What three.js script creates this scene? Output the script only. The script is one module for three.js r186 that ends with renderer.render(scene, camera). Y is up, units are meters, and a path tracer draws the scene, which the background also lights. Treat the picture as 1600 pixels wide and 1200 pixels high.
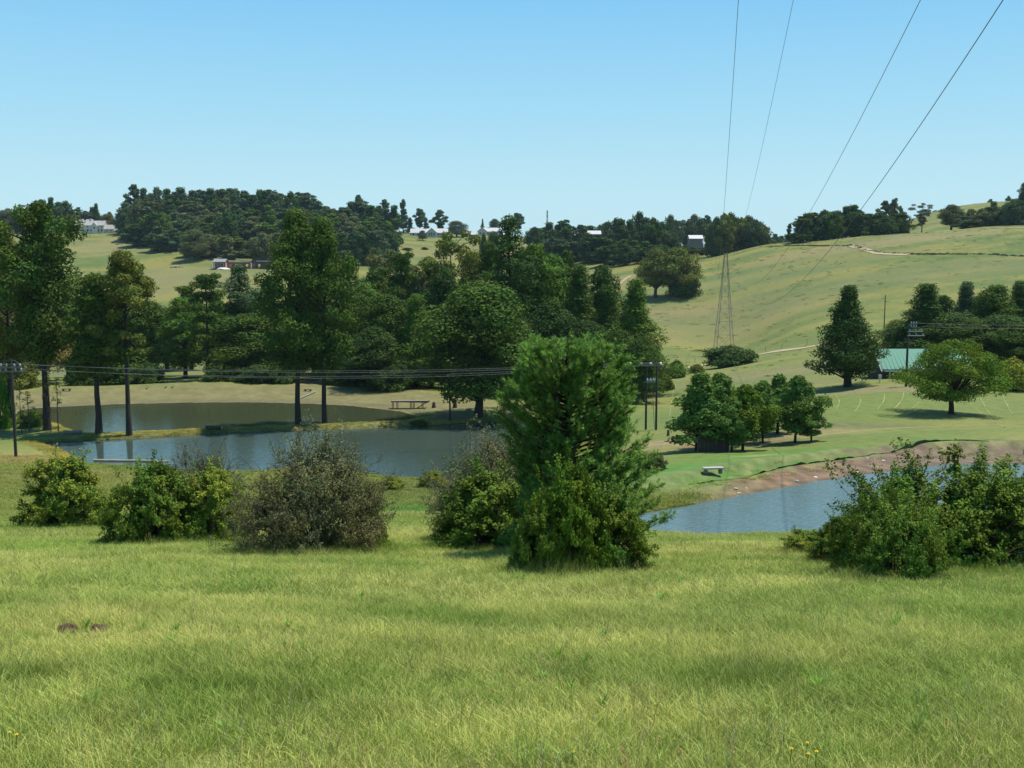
import * as THREE from 'three';
import { ImprovedNoise } from 'three/addons/math/ImprovedNoise.js';
import { mergeGeometries } from 'three/addons/utils/BufferGeometryUtils.js';

// ---------------------------------------------------------------- camera, sky, sun, exposure
const F = 1648, EYE = 1.6, PITCH = Math.atan(180 / F);
const scene = new THREE.Scene();
const camera = new THREE.PerspectiveCamera(2 * Math.atan(600 / F) * 180 / Math.PI, 4 / 3, 0.1, 9000);
camera.position.set(0, EYE, 0);
camera.rotation.x = -PITCH;
scene.add(camera);

const EXPOSURE = 1.1;
{ // clear midday sky: deep blue overhead, paler and warmer towards the horizon
  const W = 512, H = 256, data = new Float32Array(W * H * 4);
  const stops = [[-90, .34, .42, .36], [-2, .52, .66, .66], [0, .61, .855, .92], [4, .53, .815, .92], [8, .39, .73, .925], [14, .235, .59, .92], [25, .115, .36, .72], [45, .055, .19, .47], [90, .035, .12, .34]];
  for (let y = 0; y < H; y++) {
    const e = ((y + .5) / H - .5) * 180;
    let k = 1; while (k < stops.length - 1 && e > stops[k][0]) k++;
    const a = stops[k - 1], b = stops[k], t = Math.min(1, Math.max(0, (e - a[0]) / (b[0] - a[0])));
    for (let x = 0; x < W; x++) for (let c = 0; c < 4; c++) data[(y * W + x) * 4 + c] = c === 3 ? 1 : (a[c + 1] + (b[c + 1] - a[c + 1]) * t) / EXPOSURE;
  }
  const sky = new THREE.DataTexture(data, W, H, THREE.RGBAFormat, THREE.FloatType);
  sky.mapping = THREE.EquirectangularReflectionMapping; sky.magFilter = sky.minFilter = THREE.LinearFilter; sky.needsUpdate = true;
  scene.background = sky; scene.environment = sky;
}
const sun = new THREE.DirectionalLight(new THREE.Color().setRGB(1, .95, .85), 5);
sun.position.set(320, 860, -160); sun.castShadow = true; sun.shadow.mapSize.set(4096, 4096);
Object.assign(sun.shadow.camera, { left: -500, right: 500, top: 900, bottom: -100, near: 1, far: 2500 });
scene.add(sun, sun.target);
scene.fog = new THREE.FogExp2(new THREE.Color().setRGB(.62, .80, .95), 0.00006);

// ---------------------------------------------------------------- helpers
const rng = (s) => () => { s = (s + 0x6d2b79f5) | 0; let t = Math.imul(s ^ (s >>> 15), 1 | s); t = (t + Math.imul(t ^ (t >>> 7), 61 | t)) ^ t; return ((t ^ (t >>> 14)) >>> 0) / 4294967296; };
const perlin = new ImprovedNoise(), noise = (x, y, z = 0) => perlin.noise(x + 131.3, y + 71.7, z + 17.1);
const fbm = (x, y, o = 4) => { let s = 0, a = .5; for (let i = 0; i < o; i++, a *= .5, x *= 2.03, y *= 2.03) s += a * noise(x, y, i * 7.3); return s; };
const lerp = (a, b, t) => a + (b - a) * t, clamp = (x, a = 0, b = 1) => Math.min(b, Math.max(a, x));
const smooth = (a, b, x) => { const t = clamp((x - a) / (b - a)); return t * t * (3 - 2 * t); };
const V = (x, y, z) => new THREE.Vector3(x, y, z);
const cp = Math.cos(PITCH), sp = Math.sin(PITCH);
const ray = (px, py) => { const x = (px - 800) / F, y = (600 - py) / F; return V(x, y * cp - sp, -y * sp - cp); };   // direction of sight for a survey point
const at = (px, py, d) => { const r = ray(px, py); return V(r.x * d / -r.z, EYE + r.y * d / -r.z, -d); };             // that point at d metres
const used = {};
const numbered = (n) => { const k = used[n] = (used[n] ?? -1) + 1; return k ? n + '_' + String(k).padStart(3, '0') : n; };
const tag = (o, label, category, group, kind) => { if (label) o.userData.label = label; if (category) o.userData.category = category; if (group) o.userData.group = group; if (kind) o.userData.kind = kind; return o; };
const put = (g, m, name, parent) => { const o = new THREE.Mesh(g, m); o.name = parent === scene ? numbered(name) : name; o.castShadow = o.receiveShadow = true; parent.add(o); return o; };
const base = (name, p) => { const o = new THREE.Group(); o.name = numbered(name); o.position.copy(p); scene.add(o); return o; };
const std = (r, g, b, rough = .9, extra = {}) => new THREE.MeshStandardMaterial({ color: new THREE.Color().setRGB(r, g, b), roughness: rough, ...extra });
const tex = (n, f, srgb = false) => {   // square grey texture computed per pixel
  const d = new Uint8Array(n * n * 4);
  for (let y = 0; y < n; y++) for (let x = 0; x < n; x++) { const v = f(x / n, y / n, x, y), i = (y * n + x) * 4; for (let c = 0; c < 3; c++) d[i + c] = clamp(Array.isArray(v) ? v[c] : v) * 255; d[i + 3] = 255; }
  const t = new THREE.DataTexture(d, n, n); t.wrapS = t.wrapT = THREE.RepeatWrapping; t.magFilter = t.minFilter = THREE.LinearFilter; if (srgb) t.colorSpace = THREE.SRGBColorSpace; t.needsUpdate = true; return t;
};
class GB {   // collects triangles, tubes and boxes into one geometry
  constructor() { this.p = []; this.c = []; this.u = []; this.i = []; }
  v(x, y, z, c, u = 0, w = 0) { this.p.push(x, y, z); this.c.push(c[0], c[1], c[2]); this.u.push(u, w); return this.p.length / 3 - 1; }
  leaf(x, y, z, dx, dy, dz, sx, sy, sz, L, w, c) {   // pointed leaf of two faces
    const a = this.v(x, y, z, c), b = this.v(x + dx * L * .45 + sx * w, y + dy * L * .45 + sy * w, z + dz * L * .45 + sz * w, c), d = this.v(x + dx * L, y + dy * L, z + dz * L, c), e = this.v(x + dx * L * .45 - sx * w, y + dy * L * .45 - sy * w, z + dz * L * .45 - sz * w, c);
    this.i.push(a, b, d, a, d, e);
  }
  needle(x, y, z, dx, dy, dz, sx, sy, sz, L, w, c) { const a = this.v(x + sx * w, y + sy * w, z + sz * w, c), b = this.v(x - sx * w, y - sy * w, z - sz * w, c), d = this.v(x + dx * L, y + dy * L, z + dz * L, c); this.i.push(a, b, d); }
  tube(pts, radii, n, c, cap = true) {
    const start = this.p.length / 3; let len = 0;
    const T = V(0, 0, 0), A = V(0, 0, 0), B = V(0, 0, 0);
    pts.forEach((q, k) => {
      T.copy(pts[Math.min(k + 1, pts.length - 1)]).sub(pts[Math.max(k - 1, 0)]).normalize();
      A.set(Math.abs(T.y) > .9 ? 1 : 0, Math.abs(T.y) > .9 ? 0 : 1, 0).cross(T).normalize(); B.crossVectors(T, A);
      if (k) len += q.distanceTo(pts[k - 1]);
      for (let j = 0; j <= n; j++) { const f = j / n * 2 * Math.PI, s = Math.sin(f) * radii[k], o = Math.cos(f) * radii[k]; this.v(q.x + A.x * o + B.x * s, q.y + A.y * o + B.y * s, q.z + A.z * o + B.z * s, c, j / n * Math.max(1, Math.round(6 * radii[0])), len); }
    });
    for (let k = 0; k < pts.length - 1; k++) for (let j = 0; j < n; j++) { const a = start + k * (n + 1) + j, b = a + n + 1; this.i.push(a, a + 1, b, a + 1, b + 1, b); }
    if (cap) for (const k of [0, pts.length - 1]) { const m = this.v(pts[k].x, pts[k].y, pts[k].z, c); for (let j = 0; j < n; j++) { const a = start + k * (n + 1) + j; this.i.push(...(k ? [m, a, a + 1] : [m, a + 1, a])); } }
    return this;
  }
  build(normals = false) {
    const g = new THREE.BufferGeometry();
    g.setAttribute('position', new THREE.Float32BufferAttribute(this.p, 3)); g.setAttribute('color', new THREE.Float32BufferAttribute(this.c, 3)); g.setAttribute('uv', new THREE.Float32BufferAttribute(this.u, 2)); g.setIndex(this.i);
    if (normals) g.computeVertexNormals();
    return g;
  }
}
const WHITE = [1, 1, 1];
const box = (w, h, d, x = 0, y = 0, z = 0, ry = 0) => { const g = new THREE.BoxGeometry(w, h, d); if (ry) g.rotateY(ry); return g.translate(x, y, z); };
const join = (...gs) => mergeGeometries(gs.map((g) => g.index ? g.toNonIndexed() : g));
// ---------------------------------------------------------------- the land: a surveyed height field
// survey points: bearing and elevation as seen from the standpoint, and the distance in metres
const survey = [
  // near slope
  [300, 790, 75], [640, 800, 75], [640, 765, 98], [25, 715, 110], [0, 690, 128], [-150, 690, 115], [110, 745, 88], [-150, 770, 70], [400, 770, 90], [800, 770, 92],
  [900, 805, 64], [1040, 838, 48], [1100, 843, 47], [1200, 846, 45], [1350, 846, 43], [1600, 840, 42], [1800, 835, 42], [900, 760, 86],
  // far bank of the right-hand pond and the lawn behind
  [1020, 745, 78], [1100, 733, 80], [1200, 712, 86], [1300, 696, 91], [1450, 684, 94], [1600, 676, 96], [1800, 670, 98],
  [1100, 703, 96], [1180, 700, 96], [1040, 705, 98], [1260, 678, 105], [1400, 660, 115], [1600, 650, 120], [1800, 645, 120],
  [1030, 672, 131], [1150, 655, 130], [1300, 630, 135], [1485, 622, 140], [1600, 615, 145], [1800, 610, 150], [1400, 603, 152], [1300, 603, 165],
  [1040, 640, 165], [1150, 615, 175], [1040, 600, 220], [1150, 585, 220], [1300, 565, 215], [1450, 580, 180], [1600, 575, 180], [1800, 570, 180],
  // right-hand hill
  [1000, 572, 290], [1130, 546, 340], [1250, 545, 270], [1350, 535, 250], [1500, 540, 225], [1650, 535, 225],
  [1030, 545, 330], [1060, 500, 400], [1050, 466, 450], [1100, 430, 505], [1180, 388, 560], [1250, 500, 330], [1250, 450, 410], [1250, 405, 490], [1230, 380, 560],
  [1400, 500, 300], [1400, 450, 360], [1400, 398, 450], [1400, 366, 520], [1600, 500, 260], [1600, 450, 320], [1600, 398, 410], [1600, 354, 490], [1800, 440, 310], [1800, 345, 480],
  [1230, 384, 650], [1400, 372, 620], [1600, 358, 600], [1800, 350, 600], [1100, 400, 640],
  [1560, 322, 1050], [1480, 326, 1000], [1420, 345, 930], [1800, 305, 1050], [1350, 378, 900], [1230, 392, 900],
  // far bank of the left-hand ponds and the wooded valley floor
  [740, 640, 158], [300, 604, 180], [100, 606, 178], [500, 604, 182], [650, 618, 172], [-150, 610, 175], [850, 650, 150], [930, 640, 160],
  [300, 582, 235], [100, 590, 230], [600, 590, 230], [800, 600, 220], [900, 585, 250], [300, 540, 340], [100, 550, 340], [600, 545, 340], [800, 545, 350], [930, 520, 380], [-150, 560, 300],
  // left-hand hill
  [100, 470, 480], [280, 460, 490], [500, 470, 480], [700, 470, 490], [850, 470, 490], [100, 420, 600], [280, 420, 590], [380, 414, 600], [500, 425, 590], [640, 412, 660], [800, 420, 640], [930, 440, 540], [1000, 440, 500],
  [200, 388, 690], [330, 388, 680], [430, 395, 680], [640, 385, 800], [750, 382, 820], [850, 395, 740], [940, 415, 600], [150, 364, 790], [20, 364, 850], [260, 356, 800], [350, 348, 800], [480, 352, 820], [600, 370, 830], [-150, 368, 850],
  [670, 370, 900], [780, 368, 920], [850, 371, 930], [940, 378, 900], [1000, 390, 800], [1060, 385, 750],
];
const polar = (x, z) => [Math.atan2(x, -z) * 3, Math.log(Math.max(1, Math.hypot(x, z)))];
const ctl = [];
for (const [px, py, d] of survey) { const p = at(px, py, d), [u, v] = polar(p.x, p.z); ctl.push([u, v, (p.y - EYE) / Math.hypot(p.x, p.z)]); }
const SLOPE = .212;
for (const d of [5, 8, 13, 20, 30]) for (const k of [-.75, -.25, .25, .75]) { const x = k * d, z = -d, [u, v] = polar(x, z); ctl.push([u, v, (z * (SLOPE + .008 * k) - EYE) / Math.hypot(x, z)]); }
for (const d of [42, 55]) for (const px of [0, 250, 500, 750]) { const p = at(px, 600, d), [u, v] = polar(p.x, p.z); ctl.push([u, v, (-d * SLOPE - EYE) / Math.hypot(p.x, p.z)]); }
for (const a of [-1.6, -.8, 0, .8, 1.6]) for (const r of [1600, 3500, 6500]) ctl.push([a, Math.log(r), -.012 + (a > .8 && r < 2000 ? .03 : 0) + (r > 6000 ? .008 : 0)]);
const tps = (() => {   // thin-plate spline through the survey
  const n = ctl.length, N = n + 3, K = (r2) => r2 < 1e-12 ? 0 : .5 * r2 * Math.log(r2), A = [];
  for (let i = 0; i < N; i++) A.push(new Float64Array(N + 1));
  for (let i = 0; i < n; i++) {
    for (let j = 0; j < n; j++) A[i][j] = K((ctl[i][0] - ctl[j][0]) ** 2 + (ctl[i][1] - ctl[j][1]) ** 2) + (i === j ? .0015 : 0);
    A[i][n] = A[n][i] = 1; A[i][n + 1] = A[n + 1][i] = ctl[i][0]; A[i][n + 2] = A[n + 2][i] = ctl[i][1]; A[i][N] = ctl[i][2];
  }
  for (let c = 0; c < N; c++) {
    let m = c; for (let r = c + 1; r < N; r++) if (Math.abs(A[r][c]) > Math.abs(A[m][c])) m = r;
    [A[c], A[m]] = [A[m], A[c]];
    for (let r = 0; r < N; r++) if (r !== c && A[r][c]) { const f = A[r][c] / A[c][c]; for (let k = c; k <= N; k++) A[r][k] -= f * A[c][k]; }
  }
  const w = A.map((row, i) => row[N] / row[i]);
  return (u, v) => { let s = w[n] + w[n + 1] * u + w[n + 2] * v; for (let i = 0; i < n; i++) { const a = u - ctl[i][0], b = v - ctl[i][1], r2 = a * a + b * b; if (r2 > 1e-12) s += w[i] * .5 * r2 * Math.log(r2); } return s; };
})();
const plain = (z) => z > 0 ? 30 * Math.tanh(z * SLOPE / 30) : z * SLOPE;
function landBase(x, z) {
  const r = Math.hypot(x, z), az = Math.atan2(x, -z), side = smooth(.75, 1.5, Math.abs(az)), near = 1 - smooth(4, 9, r), flat = Math.max(side, near);
  const g = flat > 0 ? Math.max(-28, plain(z)) : 0;
  if (flat >= 1) return g;
  const [, v] = polar(x, z), t = tps(clamp(az, -.62, .62) * 3, v);
  return lerp(EYE + t * r, g, flat);
}
// ponds: outline as surveyed, at the level of the water
const outline = (level, pts) => {
  const c = new THREE.CatmullRomCurve3(pts.map(([px, py]) => { const r = ray(px, py), k = (level - EYE) / r.y; return V(r.x * k, 0, r.z * k); }), true, 'centripetal');
  return c.getPoints(pts.length * 6).slice(0, -1).map((p) => [p.x, p.z]);
};
const ponds = [
  { name: 'near_pond', level: -19.95, kind: 0, pts: [[68, 692], [150, 688], [260, 682], [340, 677], [480, 672], [620, 667], [700, 663], [790, 658], [880, 668], [900, 700], [840, 735], [770, 748], [690, 752], [630, 750], [560, 742], [470, 733], [380, 745], [270, 752], [180, 744], [125, 720], [92, 704]] },
  { name: 'far_pond', level: -19.75, kind: 1, pts: [[84, 662], [30, 655], [40, 640], [110, 635], [220, 631], [340, 629], [450, 630], [540, 634], [580, 638], [622, 643], [652, 651], [640, 658], [560, 662], [440, 667], [330, 671], [200, 677], [130, 678], [105, 672]] },
  { name: 'right_pond', level: -14.1, kind: 2, pts: [[960, 812], [1030, 797], [1100, 785], [1200, 767], [1300, 749], [1400, 735], [1500, 725], [1590, 726], [1700, 735], [1750, 770], [1700, 850], [1500, 880], [1300, 885], [1150, 880], [1000, 868], [950, 840]] },
];
for (const p of ponds) { p.poly = outline(p.level, p.pts); const xs = p.poly.map((q) => q[0]), zs = p.poly.map((q) => q[1]); p.box = [Math.min(...xs) - 32, Math.max(...xs) + 32, Math.min(...zs) - 32, Math.max(...zs) + 32]; }
function pondDistance(p, x, z) {   // metres from the shore, negative in the water
  if (x < p.box[0] || x > p.box[1] || z < p.box[2] || z > p.box[3]) return 99;
  let best = 1e9, inside = false; const q = p.poly;
  for (let i = 0, j = q.length - 1; i < q.length; j = i++) {
    const ax = q[j][0], az = q[j][1], bx = q[i][0], bz = q[i][1], ex = bx - ax, ez = bz - az, t = clamp(((x - ax) * ex + (z - az) * ez) / (ex * ex + ez * ez));
    best = Math.min(best, (ax + ex * t - x) ** 2 + (az + ez * t - z) ** 2);
    if ((az > z) !== (bz > z) && x < ax + (z - az) / (bz - az) * ex) inside = !inside;
  }
  return Math.sqrt(best) * (inside ? -1 : 1);
}
const facing = (p, x, z) => { const c = p.mid ??= [(p.box[0] + p.box[1]) / 2, (p.box[2] + p.box[3]) / 2]; return smooth(-4, 8, c[1] - z); };   // 1 on the far side of the pond
const shoreWobble = (x, z) => .7 * noise(x * .35, z * .35) + .35 * noise(x * 1.1, z * 1.1, 5);
function land(x, z, info) {
  const r = Math.hypot(x, z);
  let h = landBase(x, z) + clamp((r - 3) / 60) * (.35 * noise(x * .04, z * .04) + .14 * noise(x * .13, z * .13, 3)) + .03 * noise(x * .7, z * .7, 9) + clamp((r - 240) / 300) * 1.1 * noise(x * .022, z * .022, 4);
  let sw = 0, st = 0, cover = 0;
  for (const p of ponds) {
    let sd = pondDistance(p, x, z); if (sd > 31) continue;
    if (sd > -3) sd += shoreWobble(x, z) * Math.min(1, .4 + Math.abs(sd) * .15);
    if (info) { info.sd[p.kind] = sd; }
    const far = p.kind ? facing(p, x, z) : 0;
    const reach = p.kind === 1 ? lerp(5, 20, far) : p.kind === 2 ? lerp(6, 8, far) : 5;
    let b = sd < 0 ? Math.max(-2.2, sd * .3) : p.kind === 1 ? lerp(.5 * (1 - Math.exp(-sd / 1.1)), .045 * sd, far) : p.kind === 2 ? lerp(.16 * sd, .09 * sd + .4 * smooth(4.2, 5.6, sd + .3 * noise(x * .3, z * .3, 8)), far) : .45 * (1 - Math.exp(-sd / 1.0));
    const w = 1 - smooth(reach * .45, reach, sd), k = 1 / (.15 + Math.max(0, sd)) ** 2;
    cover = Math.max(cover, w); sw += k * (w + 1e-6); st += k * (w + 1e-6) * (p.level + b);
  }
  if (sw) h = lerp(h, st / sw, cover);
  if (info) info.cover = cover;
  return h;
}
const groundAt = (px, py, from = 3, to = 1500) => {   // where the line of sight meets the land
  const r = ray(px, py); let a = from;
  for (let d = from; d < to; d *= 1.012) { const k = d / -r.z; if (EYE + r.y * k < land(r.x * k, -d)) { let lo = a, hi = d; for (let i = 0; i < 14; i++) { const m = (lo + hi) / 2, q = m / -r.z; if (EYE + r.y * q < land(r.x * q, -m)) hi = m; else lo = m; } const q = hi / -r.z; return V(r.x * q, land(r.x * q, -hi), -hi); } a = d; }
  return at(px, py, to);
};
const standAt = (px, d) => { let p = at(px, 500, d); for (let i = 0; i < 3; i++) { const y = land(p.x, p.z), s = (y - EYE) / d, py = 600 - F * ((s * cp + sp) / (cp - s * sp)); p = at(px, py, d); } p.y = land(p.x, p.z); return p; };
const project = (p) => { const y = p.y - EYE, zc = -(p.z * cp) - y * sp, yc = y * cp - p.z * sp * 1; const d = -(p.z) * cp - y * sp, up = y * cp + -p.z * sp; return [800 + F * p.x / d, 600 - F * up / d]; };

// what grows or lies where: [bearing, elevation, half width m, half depth m, r, g, b, strength]
const spots = [
  [60, 715, 7, 9, .36, .28, .11, .8], [110, 740, 6, 8, .28, .25, .09, .5], [655, 800, 5, 5, .07, .21, .03, .9], [720, 785, 3, 3, .34, .28, .16, .6], [650, 765, 8, 6, .17, .19, .06, .6],
  [1050, 690, 7, 5, .36, .26, .13, .8], [1130, 695, 5, 3, .26, .13, .08, .9], [1200, 690, 7, 3, .22, .12, .08, .8], [1290, 676, 6, 3, .36, .27, .12, .8], [1320, 664, 9, 4, .13, .14, .06, .6],
  [1150, 725, 14, 5, .085, .24, .02, .95], [1250, 706, 12, 5, .10, .23, .022, .85], [1080, 738, 9, 4, .08, .24, .02, .95], [1400, 680, 16, 6, .15, .22, .035, .6], [1180, 712, 2.5, .8, .32, .34, .10, .7],
  [1450, 640, 24, 10, .145, .215, .03, .75], [1350, 620, 18, 9, .16, .22, .035, .7], [1560, 640, 16, 11, .18, .23, .05, .6], [1380, 608, 9, 4, .28, .22, .11, .7], [1330, 608, 8, 3, .25, .22, .1, .5],
  [1060, 650, 14, 14, .13, .20, .04, .7], [1200, 585, 22, 16, .24, .21, .09, .6], [1250, 600, 16, 9, .20, .20, .08, .5], [1160, 600, 14, 8, .12, .19, .04, .6],
  [700, 640, 8, 5, .12, .17, .04, .7], [670, 636, 5, 3, .34, .20, .12, .8], [700, 652, 3, 2, .33, .17, .09, .9], [480, 598, 3, 8, .30, .22, .12, .8], [300, 575, 60, 22, .14, .17, .05, .6], [140, 580, 20, 14, .17, .17, .07, .5],
  [85, 683, 6, 3.5, .24, .24, .08, .7], [48, 690, 3, 4, .06, .10, .02, .8],
  [1130, 520, 42, 24, .26, .235, .07, .7], [1060, 490, 40, 22, .245, .21, .085, .6], [1200, 430, 55, 40, .17, .20, .055, .5], [1300, 415, 40, 10, .15, .19, .05, .5], [1480, 370, 60, 20, .25, .235, .085, .6], [1330, 385, 50, 16, .27, .225, .09, .7], [1240, 470, 45, 14, .15, .18, .055, .5], [1420, 425, 60, 16, .15, .18, .055, .55], [1560, 420, 40, 18, .20, .205, .065, .5],
  [970, 440, 16, 20, .29, .24, .10, .6], [250, 440, 60, 60, .24, .225, .075, .8], [200, 380, 40, 60, .27, .245, .085, .7], [690, 395, 60, 60, .245, .225, .07, .6], [800, 385, 40, 60, .25, .225, .06, .6],
  [520, 990, 1.4, .5, .36, .30, .14, .5], [810, 1000, 2, .5, .34, .29, .14, .4], [310, 1042, 1.2, .4, .34, .29, .14, .5],
].map(([px, py, a, b, ...c]) => ({ p: groundAt(px, py, px < 1700 && py > 560 && py < 700 && px < 780 ? 150 : 3), a, b, c }));
const GREEN = [.140, .205, .030], STRAW = [.29, .275, .066], DARKG = [.085, .125, .026];
function groundColor(x, z, info) {
  const r = Math.hypot(x, z), n1 = fbm(x * .045, z * .06), n2 = fbm(x * .3 + 40, z * .3), n3 = fbm(x * .012 + 9, z * .02, 5), n4 = noise(x * .9, z * .9);
  let t = clamp(.42 + n1 * .9 + n2 * .5 + n3 * .5), c = [0, 1, 2].map((k) => lerp(GREEN[k], STRAW[k], t));
  const dk = clamp(n2 * 1.4 + n3 * 1.8 - .25); c = c.map((v, k) => lerp(v, DARKG[k], dk * .8));
  if (r > 200) { const far = clamp((r - 200) / 200), q = fbm(x * .024 + 3, z * .06 + 7, 6), m = clamp(.5 + q * 3 + .35 * noise(x * .35, z * .9, 3)); c = c.map((v, k) => lerp(v, lerp([.098, .160, .022][k], [.275, .248, .044][k], m), far * .85)); }
  for (const s of spots) { const dx = (x - s.p.x) / s.a, dz = (z - s.p.z) / s.b, e = dx * dx + dz * dz; if (e < 3) { const w = s.c[3] * smooth(1.45 + .8 * n2 + .5 * n4, .35, Math.sqrt(e) + .5 * n2); c = c.map((v, k) => lerp(v, s.c[k], w)); } }
  const sd = info.sd;
  if (sd[1] < 24) { const p = ponds[1], far = facing(p, x, z), w = far * (1 - smooth(14, 21, sd[1] + 4 * n2)), m = [0, 1, 2].map((k) => lerp([.185, .172, .058][k], [.255, .235, .086][k], clamp(.5 + n2 * 1.6))), wet = smooth(5, .5, sd[1]); c = c.map((v, k) => lerp(v, lerp(m[k], [.17, .145, .07][k], wet * .8 * (sd[1] > .9 ? 1 : .2)), w)); if (sd[1] < 3) c = c.map((v, k) => lerp(v, [.26, .24, .09][k], (1 - far) * .8)); }
  if (sd[2] < 9) { const p = ponds[2], far = facing(p, x, z); if (far > .2) { const q = far * smooth(8.5, 5, sd[2] + 2 * n2) * .6; c = c.map((v, k) => lerp(v, lerp([.15, .19, .05][k], [.30, .27, .12][k], clamp(.5 + n4 + n2)), q)); } const w = far * (1 - smooth(lerp(1.3, 3.6, smooth(8, 34, x)), lerp(3, 6.4, smooth(8, 34, x)), sd[2] + 2.4 * n2 + n4)), m = [0, 1, 2].map((k) => lerp([.265, .160, .085][k], [.185, .145, .10][k], smooth(10, 40, x) * .8 + .25 * n2)); c = c.map((v, k) => lerp(v, m[k] * (1 + .5 * n4), w)); if (sd[2] < .5) c = c.map((v, k) => lerp(v, [.13, .09, .055][k], .6)); }
  if (sd[0] < 3) { const w = smooth(1.2, .1, sd[0]); c = c.map((v, k) => lerp(v, [.20, .17, .085][k], w * .7)); }
  return c.map((v) => v * .80 * (1 + .28 * n4 * clamp(1.4 - r / 300, .3, 1)));
}
{
  const angles = []; for (let a = -31; a <= 31.001; a += .115) angles.push(a); for (let a = 35; a < 329; a += 6) angles.push(a); angles.push(329);
  const radii = [.02]; for (let r = 1.5; r < 50;) { radii.push(r); r *= 1.03; } for (let r = 50; r < 190;) { radii.push(r); r *= 1.0062; } for (let r = 190; r < 1150;) { radii.push(r); r *= 1.0105; } for (let r = 1150; r < 7500;) { radii.push(r); r *= 1.13; }
  const n = angles.length, m = radii.length, pos = new Float32Array(n * m * 3), col = new Float32Array(n * m * 3), uv = new Float32Array(n * m * 2), idx = [];
  for (let i = 0; i < m; i++) for (let j = 0; j < n; j++) {
    const a = angles[j] * Math.PI / 180, x = Math.sin(a) * radii[i], z = -Math.cos(a) * radii[i], k = i * n + j, info = { sd: [99, 99, 99] };
    const h = land(x, z, info); pos.set([x, h, z], k * 3); col.set(groundColor(x, z, info).map((v) => v / .8), k * 3); uv.set([x / 5.3, z / 5.3], k * 2);
    if (i) { const j2 = (j + 1) % n, b = (i - 1) * n; idx.push(b + j, b + j2, k, b + j2, i * n + j2, k); }
  }
  const g = new THREE.BufferGeometry();
  g.setAttribute('position', new THREE.BufferAttribute(pos, 3)); g.setAttribute('color', new THREE.BufferAttribute(col, 3)); g.setAttribute('uv', new THREE.BufferAttribute(uv, 2)); g.setIndex(idx); g.computeVertexNormals();
  const tile = (f, o) => (u, v) => { const w = (a, b) => f(a, b), su = u, sv = v; return w(su, sv) * (1 - su) * (1 - sv) + w(su - 1, sv) * su * (1 - sv) + w(su, sv - 1) * (1 - su) * sv + w(su - 1, sv - 1) * su * sv; };
  const grain = tile((u, v) => .5 * noise(u * 14, v * 14) + .8 * noise(u * 45, v * 60, 2) + .8 * noise(u * 130, v * 170, 4));
  const map = tex(512, (u, v) => .8 + .34 * grain(u, v)), bump = tex(512, (u, v) => .5 + .45 * grain(u, v));
  const m2 = new THREE.MeshStandardMaterial({ vertexColors: true, map, bumpMap: bump, bumpScale: .06, roughness: .95 });
  const o = put(g, m2, 'meadow_ground', scene); tag(o, 'rolling grassland falling to the ponds and rising to the hills', null, null, 'structure');
}
// water: murky, lightly rippled
const waterBump = tex(512, (u, v) => { let s = 0; for (const [a, b, p, w] of [[2, 19, 0, .2], [-3, 27, 1, .16], [5, 41, 2, .13], [-1, 13, 4, .2], [7, 63, 3, .1], [-9, 52, 5, .1], [11, 78, 1, .07]]) s += w * Math.sin(2 * Math.PI * (a * u + b * v) + p + 2.2 * Math.sin(2 * Math.PI * (3 * u + v * 2 + p)) + 1.4 * Math.sin(2 * Math.PI * (v * 3 - 5 * u + p * 2))); return .5 + .5 * s; });
const waterMat = (r, g, b, bump, rough) => new THREE.MeshPhysicalMaterial({ color: new THREE.Color().setRGB(r, g, b), roughness: rough, ior: 1.33, bumpMap: waterBump, bumpScale: bump });
for (const p of ponds) {
  const s = new THREE.Shape(p.poly.map(([x, z]) => { const c = p.mid ?? (facing(p, x, z), p.mid), dx = x - c[0], dz = z - c[1], l = Math.hypot(dx, dz), k = (l + (p.kind === 2 ? 1.4 : 1.1)) / l; return new THREE.Vector2(c[0] + dx * k, -(c[1] + dz * k)); }));
  const g = new THREE.ShapeGeometry(s); g.rotateX(-Math.PI / 2); const q = g.attributes.position, uv = g.attributes.uv; for (let i = 0; i < q.count; i++) uv.setXY(i, q.getX(i) / 9, q.getZ(i) / 9);
  g.translate(0, p.level, 0);
  p.mesh = put(g, p.kind === 2 ? waterMat(.095, .145, .135, .022, .1) : p.kind ? waterMat(.05, .062, .032, .008, .06) : waterMat(.05, .075, .062, .0095, .065), p.name, scene);
  tag(p.mesh, { near_pond: 'still pond in front of the grass dam with bushes before it', far_pond: 'pond behind the grass dam below a bare brown bank', right_pond: 'blue-grey pond at the right below an eroded mud bank' }[p.name], null, null, 'structure');
}
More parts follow.
